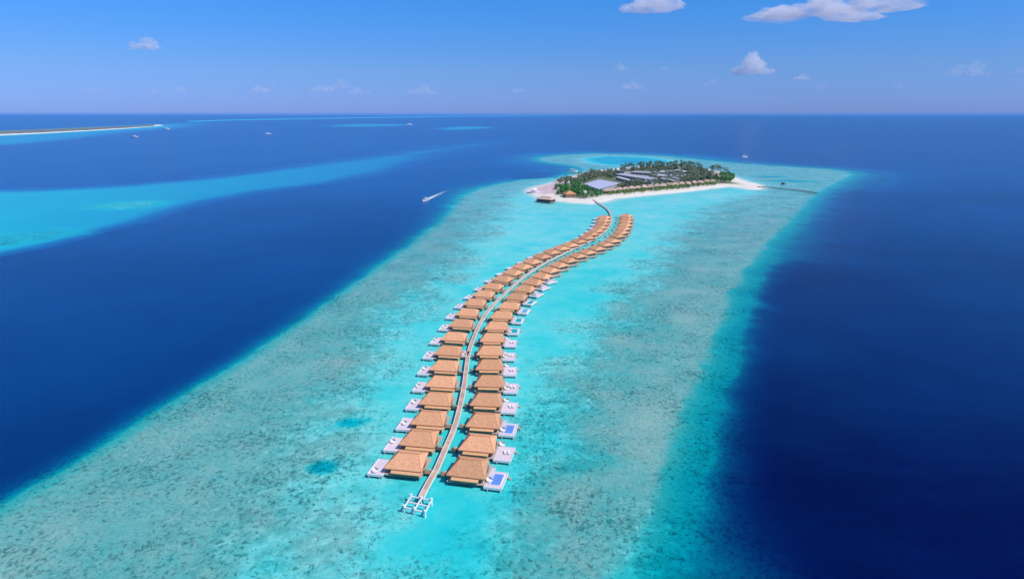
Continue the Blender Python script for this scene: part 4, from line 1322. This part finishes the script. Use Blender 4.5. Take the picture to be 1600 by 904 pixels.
wk = resample(catmull([at(664.5, 313.8), at(675, 308), at(688, 302.2), at(700, 297.2), at(720, 292.5), at(742, 288.8)], 4), 4)
vs_ = []; dn = []
for i, p in enumerate(wk):
    t = wk[min(i + 1, len(wk) - 1)] - wk[max(i - 1, 0)]; t.normalize(); r_ = Vector((t.y, -t.x, 0))
    s_ = i / (len(wk) - 1)
    for k, o_ in enumerate((-1, -.5, 0, .5, 1)):
        hw = 2.2 + 3.4 * min(1, s_ * 6)
        q = p + r_ * o_ * hw
        vs_.append((q.x, q.y, .06)); dn.append((1.0 - abs(o_)) * .9 * (1 - s_) ** 1.6 + .12 * (1 - s_) - .25 * s_ - .25 * (abs(o_) > .9))
fs_ = [(i * 5 + k, i * 5 + k + 1, i * 5 + 6 + k, i * 5 + 5 + k) for i in range(len(wk) - 1) for k in range(4)]
me_ = bpy.data.meshes.new('wake'); me_.from_pydata(vs_, [], fs_); me_.update()
a_ = me_.attributes.new('dense', 'FLOAT', 'POINT'); a_.data.foreach_set('value', np.array(dn, np.float32))
me_.materials.append(foam_material())
wko = bpy.data.objects.new('wake', me_); COL.objects.link(wko)
tag(wko, 'white foam wake trailing to the right behind the speedboat', 'wake', kind='stuff')


# ------------------------------------------------------------------ clouds: lumps of thin white vapour
def cloud_mat(name, dens, size, seed, col=(1, .985, 1)):
    m = bpy.data.materials.new(name); m.use_nodes = True
    n = m.node_tree; n.nodes.clear()
    o = n.nodes.new('ShaderNodeOutputMaterial'); v = n.nodes.new('ShaderNodeVolumePrincipled')
    v.inputs['Color'].default_value = col + (1,)
    v.inputs['Anisotropy'].default_value = 0.0
    tc = n.nodes.new('ShaderNodeTexCoord')
    mp = n.nodes.new('ShaderNodeMapping'); mp.inputs['Scale'].default_value = (7.5 / size[0], 7.5 / size[0], 4.5 / size[1]); mp.inputs['Location'].default_value = (seed * 1.7, 0, 0)
    n.links.new(tc.outputs['Object'], mp.inputs[0])
    ns = n.nodes.new('ShaderNodeTexNoise'); ns.inputs['Scale'].default_value = 1.0; ns.inputs['Detail'].default_value = 4; ns.inputs['Roughness'].default_value = .62
    n.links.new(mp.outputs[0], ns.inputs['Vector'])
    mr = n.nodes.new('ShaderNodeMapRange'); mr.inputs[1].default_value = .40; mr.inputs[2].default_value = .70; mr.inputs[3].default_value = 0.0; mr.inputs[4].default_value = dens * 1.9
    n.links.new(ns.outputs['Fac'], mr.inputs[0]); n.links.new(mr.outputs[0], v.inputs['Density'])
    n.links.new(v.outputs[0], o.inputs['Volume'])
    return m


def cloud(px, py, wpx, hpx, od, label, seed, lobes=9):
    rd = random.Random(seed)
    el = math.atan((452 - (py + hpx / 2)) / F) - PITCH
    dist = 950 / math.tan(max(el, math.radians(1.2)))
    dx = (px - 800) / F; dy = -(py - 452) / F
    d = Vector((dx, math.cos(PITCH) + dy * math.sin(PITCH), -math.sin(PITCH) + dy * math.cos(PITCH)))
    k = dist / d.y
    c = Vector((0, 0, CAM_H)) + d * k
    pw = k / F                                   # metres per photo pixel there
    W_ = wpx * pw; H_ = hpx * pw
    bm = bmesh.new()
    for j in range(lobes):
        t = rd.uniform(-1, 1)
        s_ = (1 - .65 * abs(t)) * rd.uniform(.65, 1.0)
        rx = W_ * .5 * rd.uniform(.28, .42); rz_ = H_ * .5 * s_
        cx = t * (W_ * .5 - rx); cz = -H_ * .5 + rz_ * rd.uniform(.9, 1.0) + H_ * .22 * rd.uniform(0, 1) * (1 - abs(t))
        cy = rd.uniform(-.3, .3) * W_
        ret = bmesh.ops.create_icosphere(bm, subdivisions=4, radius=1.0)
        for v in ret['verts']:
            q = v.co.copy()
            nn = mnoise.fractal(q * 1.6 + Vector((seed * 3.1 + j, j * 1.7, 0)), 0.7, 2.2, 5)
            q *= 1 + .42 * nn
            v.co = Vector((cx + q.x * rx, cy + q.y * rx, cz + q.z * rz_))
    me_ = bpy.data.meshes.new('cloud'); bm.to_mesh(me_); bm.free()
    od *= 0.6 if (py > 100 and px != 1178) else 1.0
    me_.materials.append(cloud_mat('vapour', od / max(H_ * .8, 60), (W_, H_), seed))
    o = bpy.data.objects.new('cloud', me_); COL.objects.link(o)
    o.location = c
    tag(o, label, 'cloud', 'small clouds in the blue sky')
    md = o.modifiers.new('join', 'REMESH'); md.mode = 'VOXEL'; md.voxel_size = max(W_ / 90, H_ / 30)
    return o


CL = [
    (225, 68, 50, 20, .9, 'small white cloud alone high in the left part of the sky'),
    (405, 137, 36, 16, .7, 'small pinkish cloud low over the left horizon, with a wisp on its right'),
    (424, 130, 10, 12, .5, 'tiny wisp at the upper right of the small pinkish left cloud'),
    (505, 137, 46, 12, .45, 'faint flat cloud left in the wide low bank left of centre'),
    (533, 130, 34, 20, .55, 'peaked cloud in the middle of the wide low bank left of centre'),
    (560, 141, 40, 12, .35, 'faint flat cloud right in the wide low bank left of centre'),
    (660, 138, 56, 18, .35, 'faint pale cloud low above the surf line'),
    (278, 137, 28, 12, .4, 'faint small cloud low in the left sky, right of a fainter one'),
    (243, 142, 26, 10, .3, 'fainter small cloud low in the left sky'),
    (150, 139, 40, 9, .25, 'faintest thin cloud near the left edge low in the sky'),
    (812, 139, 28, 11, .3, 'faint little cloud low in the sky left of the island'),
    (988, 131, 38, 18, .7, 'small ragged pale cloud low above the island'),
    (970, 104, 24, 13, .6, 'small oval cloud above the ragged one over the island'),
    (1038, 106, 17, 9, .35, 'tiny faint cloud right of the small oval one'),
    (1178, 99, 66, 36, 1.6, 'brightest puffy cumulus cloud right of centre'),
    (1112, 128, 28, 13, .35, 'faint cloud low left of the bright cumulus'),
    (1252, 120, 32, 9, .6, 'thin white streak cloud right of the bright cumulus'),
    (1282, 130, 24, 20, .35, 'faint upright cloud below the thin streak'),
    (1402, 131, 20, 12, .25, 'faint tiny cloud low on the right'),
    (1512, 107, 60, 24, .55, 'pale wide cloud at the far right'),
    (1597, 108, 28, 14, .4, 'pale cloud cut by the right edge of the picture'),
    (1020, 3, 110, 30, 1.2, 'white cloud cut by the top edge right of centre'),
    (1215, 20, 110, 22, .5, 'grey thin left tail of the big top cloud'),
    (1305, 4, 210, 40, 1.3, 'big flat white cloud cut by the top edge at right'),
]
for i, c in enumerate(CL):
    cloud(*c, seed=i + 3, lobes=14 if c[2] > 90 else 9)
